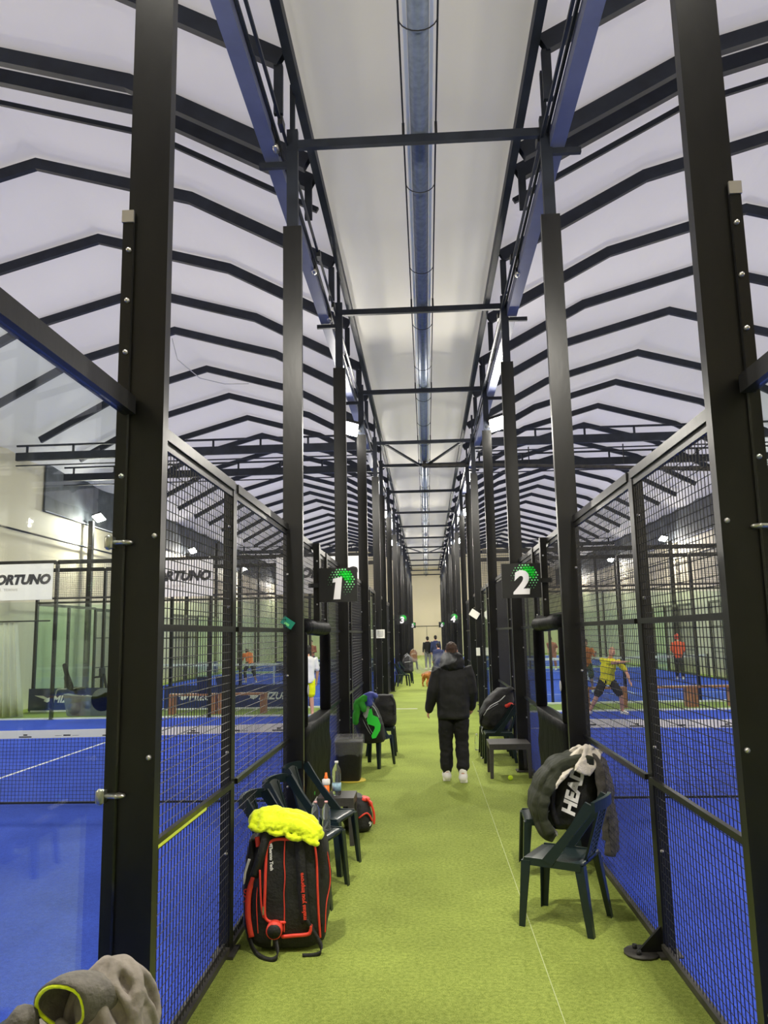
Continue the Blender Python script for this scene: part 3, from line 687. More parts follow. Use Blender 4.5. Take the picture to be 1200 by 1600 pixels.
# ------------------------------------------------------------------ plastic chairs
def chair_parts(splat):
    seat = MB(); secs = []
    for i in range(7):
        y = .21 - .42 * i / 6; w = .215 - .012 * (i / 6) ** 2
        dz = -.012 * math.sin(PI * i / 6) - (.012 if i == 0 else 0)
        secs.append(((0, y, .44 + dz), (1, 0, 0), (0, 0, 1), w, .014))
    seat.loft(secs, 24, 5.); seat.box((0, .0, .418), (.36, .36, .018))
    for x in (-.205, .205): seat.beam((x, .2, .425), (x, -.2, .425), .02, .05)
    legs = []
    for x, y, fx, fy in ((-.185, .185, -.215, .225), (.185, .185, .215, .225), (-.175, -.185, -.215, -.25), (.175, -.185, .215, -.25)):
        m = MB(); sx, sy = math.copysign(1, x), math.copysign(1, y); rs = []
        for q in (0, .15, .5, .97, 1):
            c = V((x + (fx - x) * q, y + (fy - y) * q, .43 * (1 - q))); w = .034 - .012 * q
            rs.append([c + V((sx * a * w, sy * b * w, 0)) for a, b in ((1, 1), (-.9, 1), (-1, .75), (.55, .55), (.75, -1), (1, -.9))])
        m.rings(rs); m.sm = [False] * len(m.sm); legs.append(m)
    back = MB()
    def bp(u, x): return V((x, -.2 - .10 * u - .04 * (1 - (x / .22) ** 2) * u, .44 + .42 * u))
    for sx in (-1, 1):
        rs = []
        for i in range(11):
            u = i / 10; c = V((sx * (.21 - .018 * u), .03 - .315 * u - .02 * math.sin(PI * u), .435 + .40 * u + .015 * math.sin(PI * u))); w = .030 + .004 * math.cos(2 * PI * u)
            rs.append([c + V((a * .011, b * w, b * w * .45)) for a, b in ((-1, -1), (1, -1), (1, 1), (-1, 1))])
        back.rings(rs)
    rs = []
    for i in range(13):
        q = -1 + 2 * i / 12; c = bp(1, q * .205); h = .034
        rs.append([c + V((0, b * .013, a * h - .03 - .012 * abs(q) ** 3)) for a, b in ((-1, -1), (-1, 1), (1, 1), (1, -1))])
    back.rings(rs); back.sm = [False] * len(back.sm)
    sp = MB(); hw = .095 if splat else .075
    for sx in (-1, 1): sp.beam(bp(.0, sx * hw), bp(.9, sx * hw), .028, .016)
    if splat:
        for i in range(13):
            u = .06 + .068 * i; sp.beam(bp(u, -hw), bp(u + .04, hw), .012, .008)
        sp.beam(bp(.05, -.03), bp(.88, -.03), .008, .006); sp.beam(bp(.05, .03), bp(.88, .03), .008, .006)
    else:
        for i in range(6): sp.beam(bp(.05 + .15 * i, 0), bp(.05 + .15 * i + .155, 0), .14, .012)
    sp.beam(bp(.02, -hw), bp(.02, hw), .03, .016)
    return seat, legs, back, sp
def plastic_chair(x, y, face, label, group, splat=False, z=0):
    """face: world direction the sitter looks to, degrees from +Y"""
    t = thing('plastic_chair', label, 'chair', (x, y, z), math.radians(face), group)
    pr = shared(('chair', splat), lambda: chair_parts(splat))
    link('seat', shared(('cs', splat), lambda: pr[0].mesh('seat', 'chair')), t)
    for i in range(4): link('leg', shared(('cl', i), lambda: pr[1][i].mesh('leg', 'chair')), t)
    link('backrest', shared(('cb', splat), lambda: pr[2].mesh('backrest', 'chair')), t)
    link('back_panel', shared(('csp', splat), lambda: pr[3].mesh('back_panel', 'chair')), t)
    return t
GL, GR = 'dark green plastic chairs along the left fence', 'dark green plastic chairs along the right fence'
ca = plastic_chair(-.94, 7.17, -106, 'dark green plastic chair with a white sticker inside its back, behind the big bag', GL)
b = MB().box((0, 0, 0), (.075, .004, .13)); b.build('sticker', 'paper', [c for c in ca.children if c.name.startswith('back_panel')][0], (-.02, -.312, .72)).rotation_euler = (.2, 0, 0)
plastic_chair(-.98, 6.52, -106, 'dark green plastic chair with two small bottles on its seat behind the neon towel', GL)
plastic_chair(-1.03, 5.92, -100, 'dark green plastic chair mostly hidden right behind the big upright bag', GL)
plastic_chair(.905, 5.87, 62, 'empty dark green plastic chair with a lattice back, nearest on the right', GR, True)
plastic_chair(.99, 7.08, 88, 'dark green plastic chair loaded with a racket bag and jackets', GR)
plastic_chair(-.86, 12.45, -25, 'dark plastic chair under the racket bag with a lime green emblem', GL)
plastic_chair(-.80, 13.6, -90, 'dark plastic chair just beyond the lime green emblem bag', GL)
plastic_chair(1.07, 12.75, 90, 'dark green plastic chair right behind the square table', GR)
plastic_chair(1.06, 13.45, 90, 'dark green plastic chair holding the black backpack behind the square table', GR)
plastic_chair(-.98, 30.7, -75, 'dark plastic chair far down the left side, first of the distant cluster', GL)
plastic_chair(-.86, 32.2, -80, 'dark plastic chair far down the left side, holding black bags', GL)
plastic_chair(-.92, 34.2, -85, 'dark plastic chair far down the left side, behind the one with black bags', GL)
plastic_chair(-.80, 44.6, -85, 'dark plastic chair farthest along the left side, under a brown bag', GL)
plastic_chair(-.85, 46.2, -85, 'dark plastic chair farthest of all along the left side', GL)
plastic_chair(-.97, 2.42, -90, 'plastic chair under the heap of clothes beside the nearest glass', GL)

# ------------------------------------------------------------------ small tables, bottles, bin, ball
def square_table(x, y, w, h, label, rz=0):
    t = thing('side_table', label, 'table', (x, y, 0), rz)
    m = MB().box((0, 0, h - .012), (w, w, .024)); m.build('tabletop', 'table', t)
    m = MB()
    for a in (-1, 1): m.box((0, a * (w / 2 - .012), h - .05), (w, .02, .055)); m.box((a * (w / 2 - .012), 0, h - .05), (.02, w, .055))
    m.build('apron', 'table', t)
    for a in (-1, 1):
        for b in (-1, 1): MB().beam((a * (w / 2 - .03), b * (w / 2 - .03), h - .03), (a * (w / 2 - .022), b * (w / 2 - .022), 0), .06, .06, w2=.042, h2=.042).build('leg', 'table', t)
    return t
square_table(1.105, 11.52, .57, .46, 'dark grey square plastic table on the right with a tennis ball below')
square_table(-.93, 8.02, .36, .44, 'low dark stand holding the water bottle on the left')
def bottle(x, y, z, h, r, label, cap='white', lab='label_blue', rz=0):
    t = thing('water_bottle', label, 'bottle', (x, y, z), rz)
    pr = [(0, .0), (r * .8, .0), (r, h * .04), (r, h * .30), (r * .88, h * .36), (r, h * .42), (r, h * .62), (r * .93, h * .68), (r * .95, h * .72), (r * .72, h * .82), (r * .36, h * .90), (r * .34, h * .935)]
    MB().lathe(pr, n=18).build('body', 'bottle', t)
    MB().lathe([(0, h * .935), (r * .42, h * .935), (r * .42, h), (0, h)], n=14).build('cap', cap, t)
    if lab: MB().lathe([(r * 1.012, h * .14), (r * 1.012, h * .36)], n=18).build('label', lab, t)
    return t
bottle(-.93, 7.98, .441, .325, .045, 'large clear water bottle with a blue label on the low dark stand')
bottle(-.94, 6.57, .452, .22, .033, 'small clear bottle with a pink cap, nearer the fence of the two on the chair', 'pink', None)
bottle(-.85, 6.55, .452, .225, .033, 'small clear bottle with a pink cap, nearer the aisle of the two on the chair', 'pink', None)
bottle(.80, 13.9, .002, .27, .034, 'clear plastic bottle standing on the turf behind the walking man', 'white', None)
bottle(-.99, 13.42, .452, .30, .04, 'clear bottle standing behind the lime green emblem bag', 'white', None)
t = thing('sports_bottle', 'orange sports bottle with a white collar beside the water bottle', 'bottle', (-1.03, 7.95, .441))
MB().lathe([(0, 0), (.03, 0), (.035, .02), (.033, .11)], n=16).build('body', 'orange', t)
MB().lathe([(.034, .105), (.04, .112), (.04, .155), (.02, .165)], n=16).build('collar', 'white', t)
MB().lathe([(.022, .16), (.018, .185), (.014, .19), (.012, .22), (0, .222)], n=12).build('spout', 'orange', t)
t = thing('waste_bin', 'black waste bin with a clear liner folded over its rim', 'bin', (-1.13, 11.25, 0))
def rr(z, w): return ((0, 0, z), (1, 0, 0), (0, 1, 0), w, w)
MB().loft([rr(.012, .15), rr(.02, .155), rr(.52, .19), rr(.53, .195)], 28, 6.).build('body', 'bag_black', t)
m = MB(); rs = []
for z, w, a in ((.36, .205, .022), (.45, .21, .016), (.54, .205, .012), (.60, .2, .012), (.605, .185, .012), (.5, .172, .01)):
    r = []
    for k in range(36):
        th = 2 * PI * k / 36; c, s_ = math.cos(th), math.sin(th); e = .36; q = w + a * math.sin(k * 2.3 + z * 9) * (1 if z < .5 else .6)
        r.append(V((q * math.copysign(abs(c) ** e, c), q * math.copysign(abs(s_) ** e, s_), z + .02 * math.sin(k * 1.9) * (z < .4))))
    rs.append(r)
m.rings(rs, cap=False); m.build('liner', 'liner_film', t)
MB().lathe([(0, 0), (.19, 0), (.19, .01), (0, .01)], (.04, -.03, .001), 24).build('base_disc', 'yellow_disc', t)
t = tag(MB().ell((0, 0, .0335), (.0335, .0335, .0335), 20, 14).build('tennis_ball', 'ball', None, (1.08, 11.12, 0)), 'bright yellow tennis ball on the turf under the square table', 'ball')
t = thing('paper_cup', 'crumpled white cup on the turf behind the square table', 'cup', (.93, 13.0, .0))
m = MB(); m.lathe([(0, .002), (.04, .002), (.055, .05), (.05, .06), (.045, .02), (0, .01)], n=12); m.build('cup', 'white', t); MB().lathe([(0, .0), (.055, .0), (.06, .006), (0, .008)], (-.07, .02, .001), 12).build('lid', 'white', t)

# ------------------------------------------------------------------ soft things
def blob(spec, name, m, voxel=.012, smooth=8, disp=0., ds=8., seed=0, parent=None, loc=None):
    mb = MB()
    for q in spec:
        if q[0] == 'e': mb.ell(q[1], q[2], M=Euler(q[3]).to_matrix() if len(q) > 3 else None)
        elif q[0] == 't': mb.tube(q[1], q[2], 12, flat=q[3] if len(q) > 3 else 1.)
        elif q[0] == 'b': mb.box(q[1], q[2], q[3] if len(q) > 3 else None)
        elif q[0] == 'l': mb.loft(q[1], 24, q[2])
    return link(name, skin_of(mb, name, m, voxel, smooth, disp, ds, seed), parent, loc)
def ribbon(mb, pts, w, th, side):
    """flat strap through pts, width along side"""
    side = V(side).normalized(); rs = []
    pts = [V(p) for p in pts]
    for i, p in enumerate(pts):
        t = (pts[min(i + 1, len(pts) - 1)] - pts[max(i - 1, 0)]).normalized(); n = t.cross(side).normalized(); sd = n.cross(t)
        rs.append([p + sd * (a * w / 2) + n * (b * th / 2) for a, b in ((-1, -1), (1, -1), (1, 1), (-1, 1))])
    mb.rings(rs)
def smooth_path(p, n=6):
    p = [V(q) for q in p]; out = []
    for i in range(len(p) - 1):
        a, b, c, d = p[max(i - 1, 0)], p[i], p[i + 1], p[min(i + 2, len(p) - 1)]
        for k in range(n):
            t = k / n; out.append(.5 * ((2 * b) + (c - a) * t + (2 * a - 5 * b + 4 * c - d) * t * t + (3 * b - a - 3 * c + d) * t ** 3))
    return out + [p[-1]]
# the big upright racket bag
t = thing('racket_bag', 'big upright black racket bag with red piping under a neon towel', 'bag', (-.97, 5.44, 0), math.radians(3))
secs = []
for z, rx, ry, ox in ((.02, .20, .13, 0), (.06, .235, .15, 0), (.2, .245, .16, 0), (.4, .242, .155, .0), (.58, .225, .145, .005), (.70, .20, .125, .01), (.76, .17, .10, .01)):
    secs.append(((ox, .03, z), (1, 0, 0), (0, 1, 0), rx, ry))
blob([('l', secs, 4.2)], 'body', 'bag_black', .011, 6, .006, 6, 1, t)
sl = [((-.225, .03, z), (1, 0, 0), (0, 1, 0), rx, .11) for z, rx in ((.05, .03), (.15, .06), (.35, .065), (.55, .045), (.68, .02))]
blob([('l', sl, 3.)], 'side_pocket', 'bag_black', .011, 5, .005, 7, 2, t)
sr = [((.225, .05, z), (1, 0, 0), (0, 1, 0), rx, .13) for z, rx in ((.05, .025), (.2, .05), (.4, .062), (.6, .045), (.70, .02))]
blob([('l', sr, 3.)], 'side_wing', 'bag_black', .011, 5, .006, 7, 3, t)
FYB = -.135
def fy(z): return .03 - (.15 if z < .1 else .157 - .03 * max(0, (z - .45) / .3)) - .004
m = MB()
def front(pts): return [(x, fy(z) - .003, z) for x, z in pts]
m.tube(smooth_path(front([(.03, .685), (-.06, .685), (-.105, .66), (-.12, .60), (-.125, .40), (-.128, .25), (-.115, .205), (-.08, .19), (.0, .185)])), .0095, 8)
m.tube(smooth_path(front([(-.01, .10), (.06, .105), (.14, .11), (.165, .125), (.17, .16)])), .012, 8)
m.build('red_zip', 'red', t)
m = MB(); m.tube(smooth_path(front([(.0, .68), (-.003, .55), (.003, .46), (-.003, .36), (0, .26), (-.002, .13)])), .004, 6); m.build('centre_piping', 'red', t)
m = MB(); m.tube(smooth_path([(.185, -.09, .69), (.205, -.10, .55), (.212, -.105, .35), (.218, -.10, .2), (.225, -.09, .08)]), .008, 6); m.build('edge_piping', 'red', t)
m = MB(); m.tube(smooth_path([(.235, -.06, .69), (.275, -.03, .55), (.287, -.02, .40), (.262, -.06, .26), (.255, -.065, .1)]), .005, 6); m.build('wing_piping', 'red', t)
m = MB(); ribbon(m, smooth_path([(-.185, -.09, .70), (-.175, -.10, .64)]), .03, .01, (1, 0, 0)); ribbon(m, smooth_path([(-.20, -.10, .46), (-.235, -.095, .36), (-.24, -.095, .22), (-.215, -.10, .09)]), .035, .012, (1, 0, 0)); m.build('side_stripe', 'red', t)
m = MB(); m.tube(smooth_path([(-.175, -.115, .42), (-.182, -.12, .3), (-.172, -.118, .12)]), .0035, 6); m.tube(smooth_path([(-.16, -.13, .5), (-.15, -.133, .3), (-.135, -.132, .22)]), .007, 6); m.build('side_piping', 'red', t)
m = MB(); ribbon(m, smooth_path([(.09, fy(.72) + .0, .73), (.1, fy(.62) - .01, .62), (.115, fy(.42) - .012, .42), (.13, fy(.26) - .012, .24), (.14, fy(.18) - .006, .18)]), .062, .008, (1, 0, 0)); fst = m.build('front_strap', 'bag_black', t)
m = MB(); ribbon(m, smooth_path([(.14, fy(.2) - .012, .20), (.19, -.14, .12), (.235, -.16, .05), (.22, -.19, .012), (.12, -.2, .008)]), .028, .006, (.3, 0, 1)); m.build('loose_strap', 'bag_black', t)
m = MB(); ribbon(m, smooth_path([(-.24, -.07, .1), (-.2, -.13, .03), (-.13, -.22, .012), (-.06, -.26, .012), (-.03, -.23, .03), (-.05, -.17, .09), (-.075, -.15, .13)]), .03, .006, (.2, .2, 1)); m.build('ground_strap', 'bag_black', t)
m = MB(); ribbon(m, smooth_path([(-.11, -.10, .75), (-.15, -.14, .6), (-.2, -.12, .46)]), .055, .01, (1, .3, 0)); m.build('shoulder_strap', 'bag_black', t)
m = MB(); m.tube([(-.06, -.135, .155), (-.06, -.185, .15)], .052, 20, False); tcs = m.build('tag_case', 'red', t)
m = MB(); m.tube([(-.06, -.184, .15), (-.06, -.189, .15)], .044, 20, False); m.build('tag_face', 'bag_black', tcs)
m = MB(); m.tube([(-.075, -.16, .1), (-.078, -.16, .06)], .006, 6); m.box((-.135, fy(.26) - .01, .26), (.01, .006, .05)); m.box((.17, fy(.6) + .03, .58), (.008, .006, .03)); m.build('buckle', 'zinc', t)
b = MB(); text_into(b, 'makes you improve', .036, T(.122, fy(.36) - .0185, .345) @ Matrix.Rotation(-math.radians(4), 4, 'Y') @ FACE_Y @ Matrix.Rotation(PI / 2, 4, 'Z'), bold=.0012, ext=.001); b.build('strap_lettering', 'red', fst)
b = MB(); text_into(b, 'Thermo Tech', .028, T(-.088, fy(.58) - .004, .575) @ Matrix.Rotation(-.04, 4, 'Y') @ FACE_Y @ Matrix.Rotation(-PI / 2, 4, 'Z'), bold=.0012, ext=.001); b.ell((-.09, fy(.66) - .006, .655), (.008, .003, .01)); b.build('pocket_lettering', 'white', t)
b = MB(); text_into(b, 'X9', .075, T(-.245, -.085, .335) @ Matrix.Rotation(-.25, 4, 'Z') @ FACE_Y @ Matrix.Rotation(PI / 2, 4, 'Z'), ext=.001); b.build('side_lettering', 'red', t)
m = MB(); ribbon(m, smooth_path([(-.235, -.08, .56), (-.265, -.07, .46), (-.27, -.06, .4)]), .02, .006, (1, .4, 0)); m.build('side_patch', 'white', t)
# neon towel over the bag
sp = [('t', smooth_path([(-.19, .0, .79), (-.14, -.03, .81), (-.08, -.0, .82), (-.02, -.05, .81)]), .062, 1.), ('t', smooth_path([(-.18, -.07, .775), (-.1, -.09, .78), (-.02, -.09, .775), (.05, -.08, .77)]), .05, 1.),
      ('t', smooth_path([(.0, .0, .78), (.06, -.04, .79), (.12, -.05, .77), (.19, -.06, .735), (.24, -.07, .71)]), [.05] * 18 + [.046] * 6 + [.03], 1.), ('t', smooth_path([(-.04, .07, .79), (.06, .06, .78), (.16, .03, .75)]), .06, 1.),
      ('t', smooth_path([(.08, -.1, .77), (.14, -.1, .745), (.2, -.1, .70)]), .042, 1.)]
for q in range(9):
    x0 = -.20 + .05 * q; zt = .835 - max(0, x0 + .02) * .42
    sp.append(('t', smooth_path([(x0 + .02, .05, zt - .012), (x0, -.02, zt + .012), (x0 + .015 * math.sin(q * 2.1), -.09, zt - .012), (x0 - .01 + .02 * math.sin(q), -.135, zt - .06)], 4), .013 + .005 * (q % 2)))
for q in range(4): sp.append(('t', smooth_path([(-.2 + .11 * q, -.125, .775 - .022 * q), (-.15 + .11 * q, -.14, .755 - .025 * q), (-.10 + .11 * q, -.128, .77 - .035 * q)], 4), .014))
tag(blob(sp, 'towel', 'neon', .0065, 3, .007, 18, 4, None, (-.98, 5.44, -.005)), 'crumpled neon yellow towel on top of the big upright bag', 'towel')
# red and black bag behind the chairs
t = thing('sports_bag', 'black and red sports bag on the turf behind the left chairs', 'bag', (-.78, 8.52, 0), math.radians(20))
blob([('l', [((0, 0, z), (1, 0, 0), (0, 1, 0), rx, ry) for z, rx, ry in ((.01, .10, .2), (.05, .13, .23), (.17, .135, .23), (.28, .10, .2), (.34, .05, .15))], 3.)], 'body', 'bag_black', .012, 6, .006, 7, 5, t)
m = MB(); m.tube(smooth_path([(.05, -.2, .33), (.1, -.19, .27), (.13, -.19, .17), (.13, -.18, .08)]), .012, 6); m.tube(smooth_path([(-.04, -.235, .16), (.04, -.245, .2), (.1, -.225, .12)]), .009, 6); m.build('piping', 'red', t)
m = MB(); m.ell((.05, -.1, .315), (.06, .1, .025)); m.ell((.1, -.12, .27), (.03, .08, .03)); m.build('top_panel', 'red', t)
b = MB(); text_into(b, '9', .06, T(.07, -.245, .09) @ FACE_Y); b.build('lettering', 'white', t)
# lime emblem bag on the chair
t = thing('racket_bag', 'black racket bag with a lime green angular emblem leaning on a chair', 'bag', (-.86, 12.2, .40), math.radians(-8))
tl = Matrix.Rotation(-.22, 4, 'Y')
blob([('l', [(tl @ V((0, 0, z)), (1, 0, 0), (0, 1, 0), rx, ry) for z, rx, ry in ((-.02, .15, .12), (.03, .19, .15), (.25, .215, .16), (.48, .18, .14), (.60, .12, .1))], 3.2)], 'body', 'bag_black', .013, 6, .008, 7, 6, t)
b = MB(); b.prism([(-.005, .17), (.035, .19), (.055, .09), (.13, .06), (.175, -.05), (.165, -.13), (.10, -.24), (.045, -.25), (.03, -.21), (.085, -.1), (.08, -.07), (-.02, -.04), (-.04, .02), (-.025, .07)], .006, T(-.01, -.200, .31) @ Matrix.Rotation(-.06, 4, 'X') @ FACE_Y); b.build('emblem', 'logo_green', t)
b = MB(); b.prism([(-.06, .12), (.0, .2), (.02, .16), (-.02, .02), (-.05, .0), (-.09, .06)], .006, T(-.02, -.196, .35) @ FACE_Y); b.build('grey_panel', 'silver', t)
m = MB()
for d in (0, .04): m.tube(smooth_path([(-.17 + d, -.12, .45), (-.12 + d, -.15, .33), (-.05 + d, -.17, .2), (.0 + d, -.17, .12)]), .004, 5)
m.tube(smooth_path([(-.06, -.1, .6), (-.02, -.16, .56), (.06, -.15, .5), (.13, -.15, .36)]), .006, 5); m.build('piping', 'silver', t)
m = MB(); ribbon(m, smooth_path([(-.22, -.02, .55), (-.15, -.1, .62), (-.06, -.12, .58), (-.1, -.15, .42)]), .06, .012, (1, .4, .2)); m.build('strap', 'royal', t)
tag(blob([('t', smooth_path([(-.18, 0, .12), (-.12, -.03, .16), (-.06, -.02, .2), (.0, -.03, .2)]), .05), ('t', smooth_path([(-.18, -.03, .1), (-.19, -.05, -.04), (-.2, -.05, -.14)]), .045), ('t', [(-.1, -.06, .12), (-.07, -.08, .05)], .045)], 'shirt', 'cloth_green', .012, 4, .012, 12, 7, None, (-.90, 12.02, .85)), 'crumpled green shirt hanging over the lime emblem bag', 'shirt')
tag(blob([('t', smooth_path([(-.13, 0, .16), (-.05, -.02, .21), (.05, -.0, .19)]), .04), ('t', smooth_path([(-.04, -.04, .18), (-.03, -.06, .08)]), .04)], 'jacket', 'royal', .012, 4, .012, 12, 8, None, (-.85, 12.02, .89)), 'blue jacket stuffed on top of the lime emblem bag', 'jacket')
t = thing('gym_bag', 'plain black bag standing on the chair beyond the lime emblem bag', 'bag', (-.75, 13.66, .452))
blob([('l', [((0, 0, z), (1, 0, 0), (0, 1, 0), rx, ry) for z, rx, ry in ((0, .15, .15), (.05, .19, .18), (.35, .19, .17), (.52, .13, .12))], 3.)], 'body', 'bag_black', .014, 6, .012, 7, 9, t)
m = MB(); ribbon(m, smooth_path([(.1, -.1, .52), (.17, -.14, .4), (.17, -.17, .2)]), .04, .01, (1, 0, 0)); m.build('strap', 'bag_black', t)
# black backpack on the right chairs
t = thing('backpack', 'large black backpack with straps slumped on the chairs behind the square table', 'backpack', (1.13, 13.2, .452))
blob([('l', [((ox, 0, z), (1, 0, 0), (0, 1, 0), rx, ry) for z, rx, ry, ox in ((.0, .19, .2, -.06), (.06, .24, .24, -.07), (.25, .26, .25, -.05), (.42, .24, .22, .02), (.56, .17, .17, .08), (.63, .11, .12, .11))], 3.), ('t', smooth_path([(.05, -.1, .5), (.15, -.1, .58), (.2, -.06, .6)]), .06)], 'body', 'bag_black', .014, 6, .012, 6, 10, t)
m = MB(); m.tube(smooth_path([(-.25, -.2, .22), (-.15, -.24, .36), (0, -.24, .44), (.1, -.2, .52)]), .008, 5); m.tube(smooth_path([(-.2, -.235, .3), (-.1, -.245, .36), (-.02, -.235, .4)]), .006, 5); m.build('zip', 'silver', t)
m = MB(); ribbon(m, smooth_path([(-.22, -.2, .3), (-.3, -.16, .18), (-.3, -.12, .02), (-.26, -.14, -.12), (-.3, -.16, -.2)]), .03, .008, (0, 1, 0)); m.build('strap', 'bag_black', t)
m = MB(); ribbon(m, smooth_path([(-.255, -.13, .06), (-.29, -.14, -.02), (-.27, -.15, -.1)]), .03, .01, (0, 1, 0)); m.build('white_tag', 'white', t)
b = MB(); b.box((.03, -.245, .17), (.016, .006, .11), Matrix.Rotation(.35, 4, 'Y')); b.build('logo_tab', 'silver', t)
blob([('t', smooth_path([(.1, -.2, .36), (.17, -.2, .38), (.21, -.16, .36)]), .035)], 'red_lining', 'red', .014, 4, .01, 12, 11, t)
# loaded chair on the right
t = thing('racket_bag', 'black racket bag with big white lettering leaning on the loaded chair', 'bag', (1.15, 7.0, .43), math.radians(-5))
tl = Matrix.Rotation(.2, 4, 'Y')
blob([('l', [(tl @ V((0, 0, z)), (1, 0, 0), (0, 1, 0), rx, ry) for z, rx, ry in ((-.07, .13, .1), (-.02, .19, .15), (.2, .215, .17), (.40, .17, .14), (.50, .1, .1))], 3.)], 'body', 'bag_black', .011, 6, .008, 7, 12, t)
b = MB(); text_into(b, 'HEAD', .145, T(.045, -.180, .25) @ Matrix.Rotation(-.08, 4, 'X') @ FACE_Y @ Matrix.Rotation(math.radians(73), 4, 'Z'), shear=.12, bold=.007); b.build('lettering', 'white', t)
b = MB()
for i in range(2):
    for q in (-.022, .022): b.box((-.185 + q * .2, -.145, .09 + i * .05 + q * .5), (.026, .008, .012), Matrix.Rotation(-.1, 4, 'Y'))
b.build('emblem', 'orange', t)
m = MB(); ribbon(m, smooth_path([(-.12, -.17, .3), (-.14, -.185, .12), (-.1, -.18, -.02)]), .05, .01, (1, 0, 0)); m.build('strap', 'bag_black', t)
def draped(pts, w, th, side, name, m, voxel, sm, disp, ds, seed, loc, n=6):
    mb = MB()
    for p_, w_, t_, s_ in zip(pts, w, th, side): ribbon(mb, smooth_path(p_, n), w_, t_, s_)
    return link(name, skin_of(mb, name, m, voxel, sm, disp, ds, seed), None, loc)
o = draped([[(.25, -.02, .50), (.10, -.03, .50), (-.03, -.03, .45), (-.13, -.03, .36), (-.195, -.03, .23), (-.215, -.03, .09), (-.17, -.04, -.04), (-.08, -.05, -.11)], [(-.02, -.16, .40), (-.11, -.19, .32), (-.165, -.20, .20), (-.175, -.20, .07), (-.13, -.19, -.05)]],
    (.34, .10), (.075, .07), ((0, 1, 0), (0, 1, 0)), 'puffer_jacket', 'olive', .009, 5, .010, 7, 13, (1.08, 6.93, .43), 10)
for v in o.data.vertices:
    q = math.atan2(v.co.z - .15, v.co.x - .1) * 3.6; v.co += v.normal * (.013 * abs(math.sin(q * PI / 2)) - .006)
tag(o, 'olive green quilted jacket draped over the loaded chair', 'jacket')
o = draped([[(.245, -.02, .57), (.225, -.09, .56), (.18, -.17, .50), (.12, -.21, .43), (.105, -.215, .40)], [(.20, -.05, .56), (.12, -.10, .54), (.04, -.15, .48), (-.05, -.18, .40), (-.12, -.19, .31), (-.15, -.19, .26)], [(.1, .06, .5), (.16, -.04, .555), (.2, -.1, .54)]],
    (.15, .085, .12), (.022, .03, .03), ((.9, .35, -.3), (.4, .3, .7), (.7, -.7, 0)), 'towel', 'towel', .0065, 4, .008, 16, 14, (1.13, 6.93, .44))
tag(o, 'cream towel knotted over the top of the lettered racket bag', 'towel')
o = draped([[(-.02, 0, .42), (.02, -.04, .34), (.05, -.06, .18), (.06, -.07, .0), (.075, -.08, -.18), (.06, -.08, -.32)], [(.0, -.1, .36), (.0, -.13, .2), (.01, -.14, .0), (.02, -.13, -.2)]],
    (.24, .09), (.07, .05), ((.35, 1, 0), (.6, 1, 0)), 'sweatshirt', 'dark_grey_cloth', .009, 4, .016, 8, 15, (1.40, 6.9, .52))
tag(o, 'dark grey sweatshirt hanging down on the fence side of the loaded chair', 'sweatshirt')
t = thing('shopping_bag', 'small crumpled white bag beneath the loaded chair seat', 'bag', (.99, 6.9, .30))
blob([('e', (0, 0, .03), (.05, .04, .035)), ('e', (-.04, 0, .05), (.03, .03, .03))], 'pouch', 'white', .008, 3, .008, 20, 16, t); MB().tube([(-.03, 0, .06), (0, 0, .1), (.03, 0, .06)], .005, 5).build('handle', 'white', t)
# heap of clothes at the lower left
t = thing('hoodie', 'greige hooded top with neon edging heaped on a chair beside the nearest glass', 'hoodie', (-.985, 2.36, .735))
sp = [('e', (-.03, 0, .08), (.19, .16, .15)), ('e', (.05, .02, .19), (.115, .10, .16)), ('t', smooth_path([(.10, 0, .28), (.135, -.01, .2), (.14, -.02, .05)]), .04), ('t', smooth_path([(.0, -.12, .17), (.04, -.15, .20), (.085, -.14, .16), (.09, -.15, .03)]), .034),
      ('t', smooth_path([(-.12, -.14, .1), (-.08, -.165, .13), (-.05, -.165, .06)]), .026), ('t', smooth_path([(-.16, -.06, .1), (-.19, -.05, .0), (-.2, -.04, -.12)]), .05)]
for q in range(11):
    a0 = -2.6 + q * .27; p_ = []
    for i in range(7):
        el = 1.35 - i * .28; az = a0 + .5 * math.sin(i * .9 + q * 1.7) * .5
        p_.append((.055 + .122 * math.cos(el) * math.cos(az), .02 + .112 * math.cos(el) * math.sin(az), .20 + .155 * math.sin(el)))
    sp.append(('t', smooth_path(p_, 3), .011 + .007 * ((q * 7) % 3) / 2))
for q in range(5): sp.append(('t', smooth_path([(-.04 + .03 * q, -.10 - .012 * q, .235 - .012 * q), (.02 + .03 * q, -.12, .21 - .02 * q), (.07 + .02 * q, -.10, .20 - .01 * q)], 4), .013))
blob(sp, 'body', 'greige', .0055, 3, .005, 16, 17, t)
m = MB(); rs = []
for q in range(8):
    f = q / 7; r = []
    for k in range(24):
        th = 2 * PI * k / 24; a = .072 + .012 * math.sin(f * PI) - .02 * f * f; b_ = .066 + .016 * math.sin(f * PI) - .02 * f * f
        c = V((-.03 + .08 * f, -.12 + .15 * f, .285 - .03 * f * f)); u = V((.8, -.25, .35)).normalized(); w_ = V((-.42, -.25, .8)).normalized()
        r.append(c + u * (a * math.cos(th) * (1 + .08 * math.sin(3 * th + 4 * f))) + w_ * (b_ * math.sin(th)))
    rs.append(r)
m.rings(rs, cap=False); ho = m.build('hood', 'hood_grey', t); md = ho.modifiers.new('s', 'SOLIDIFY'); md.thickness = .010
m = MB(); m.tube(smooth_path([(-.13, -.13, .25), (-.16, -.12, .16), (-.2, -.1, .05)]), [.045] * 13, 10); m.build('front_flap', 'hood_grey', t)
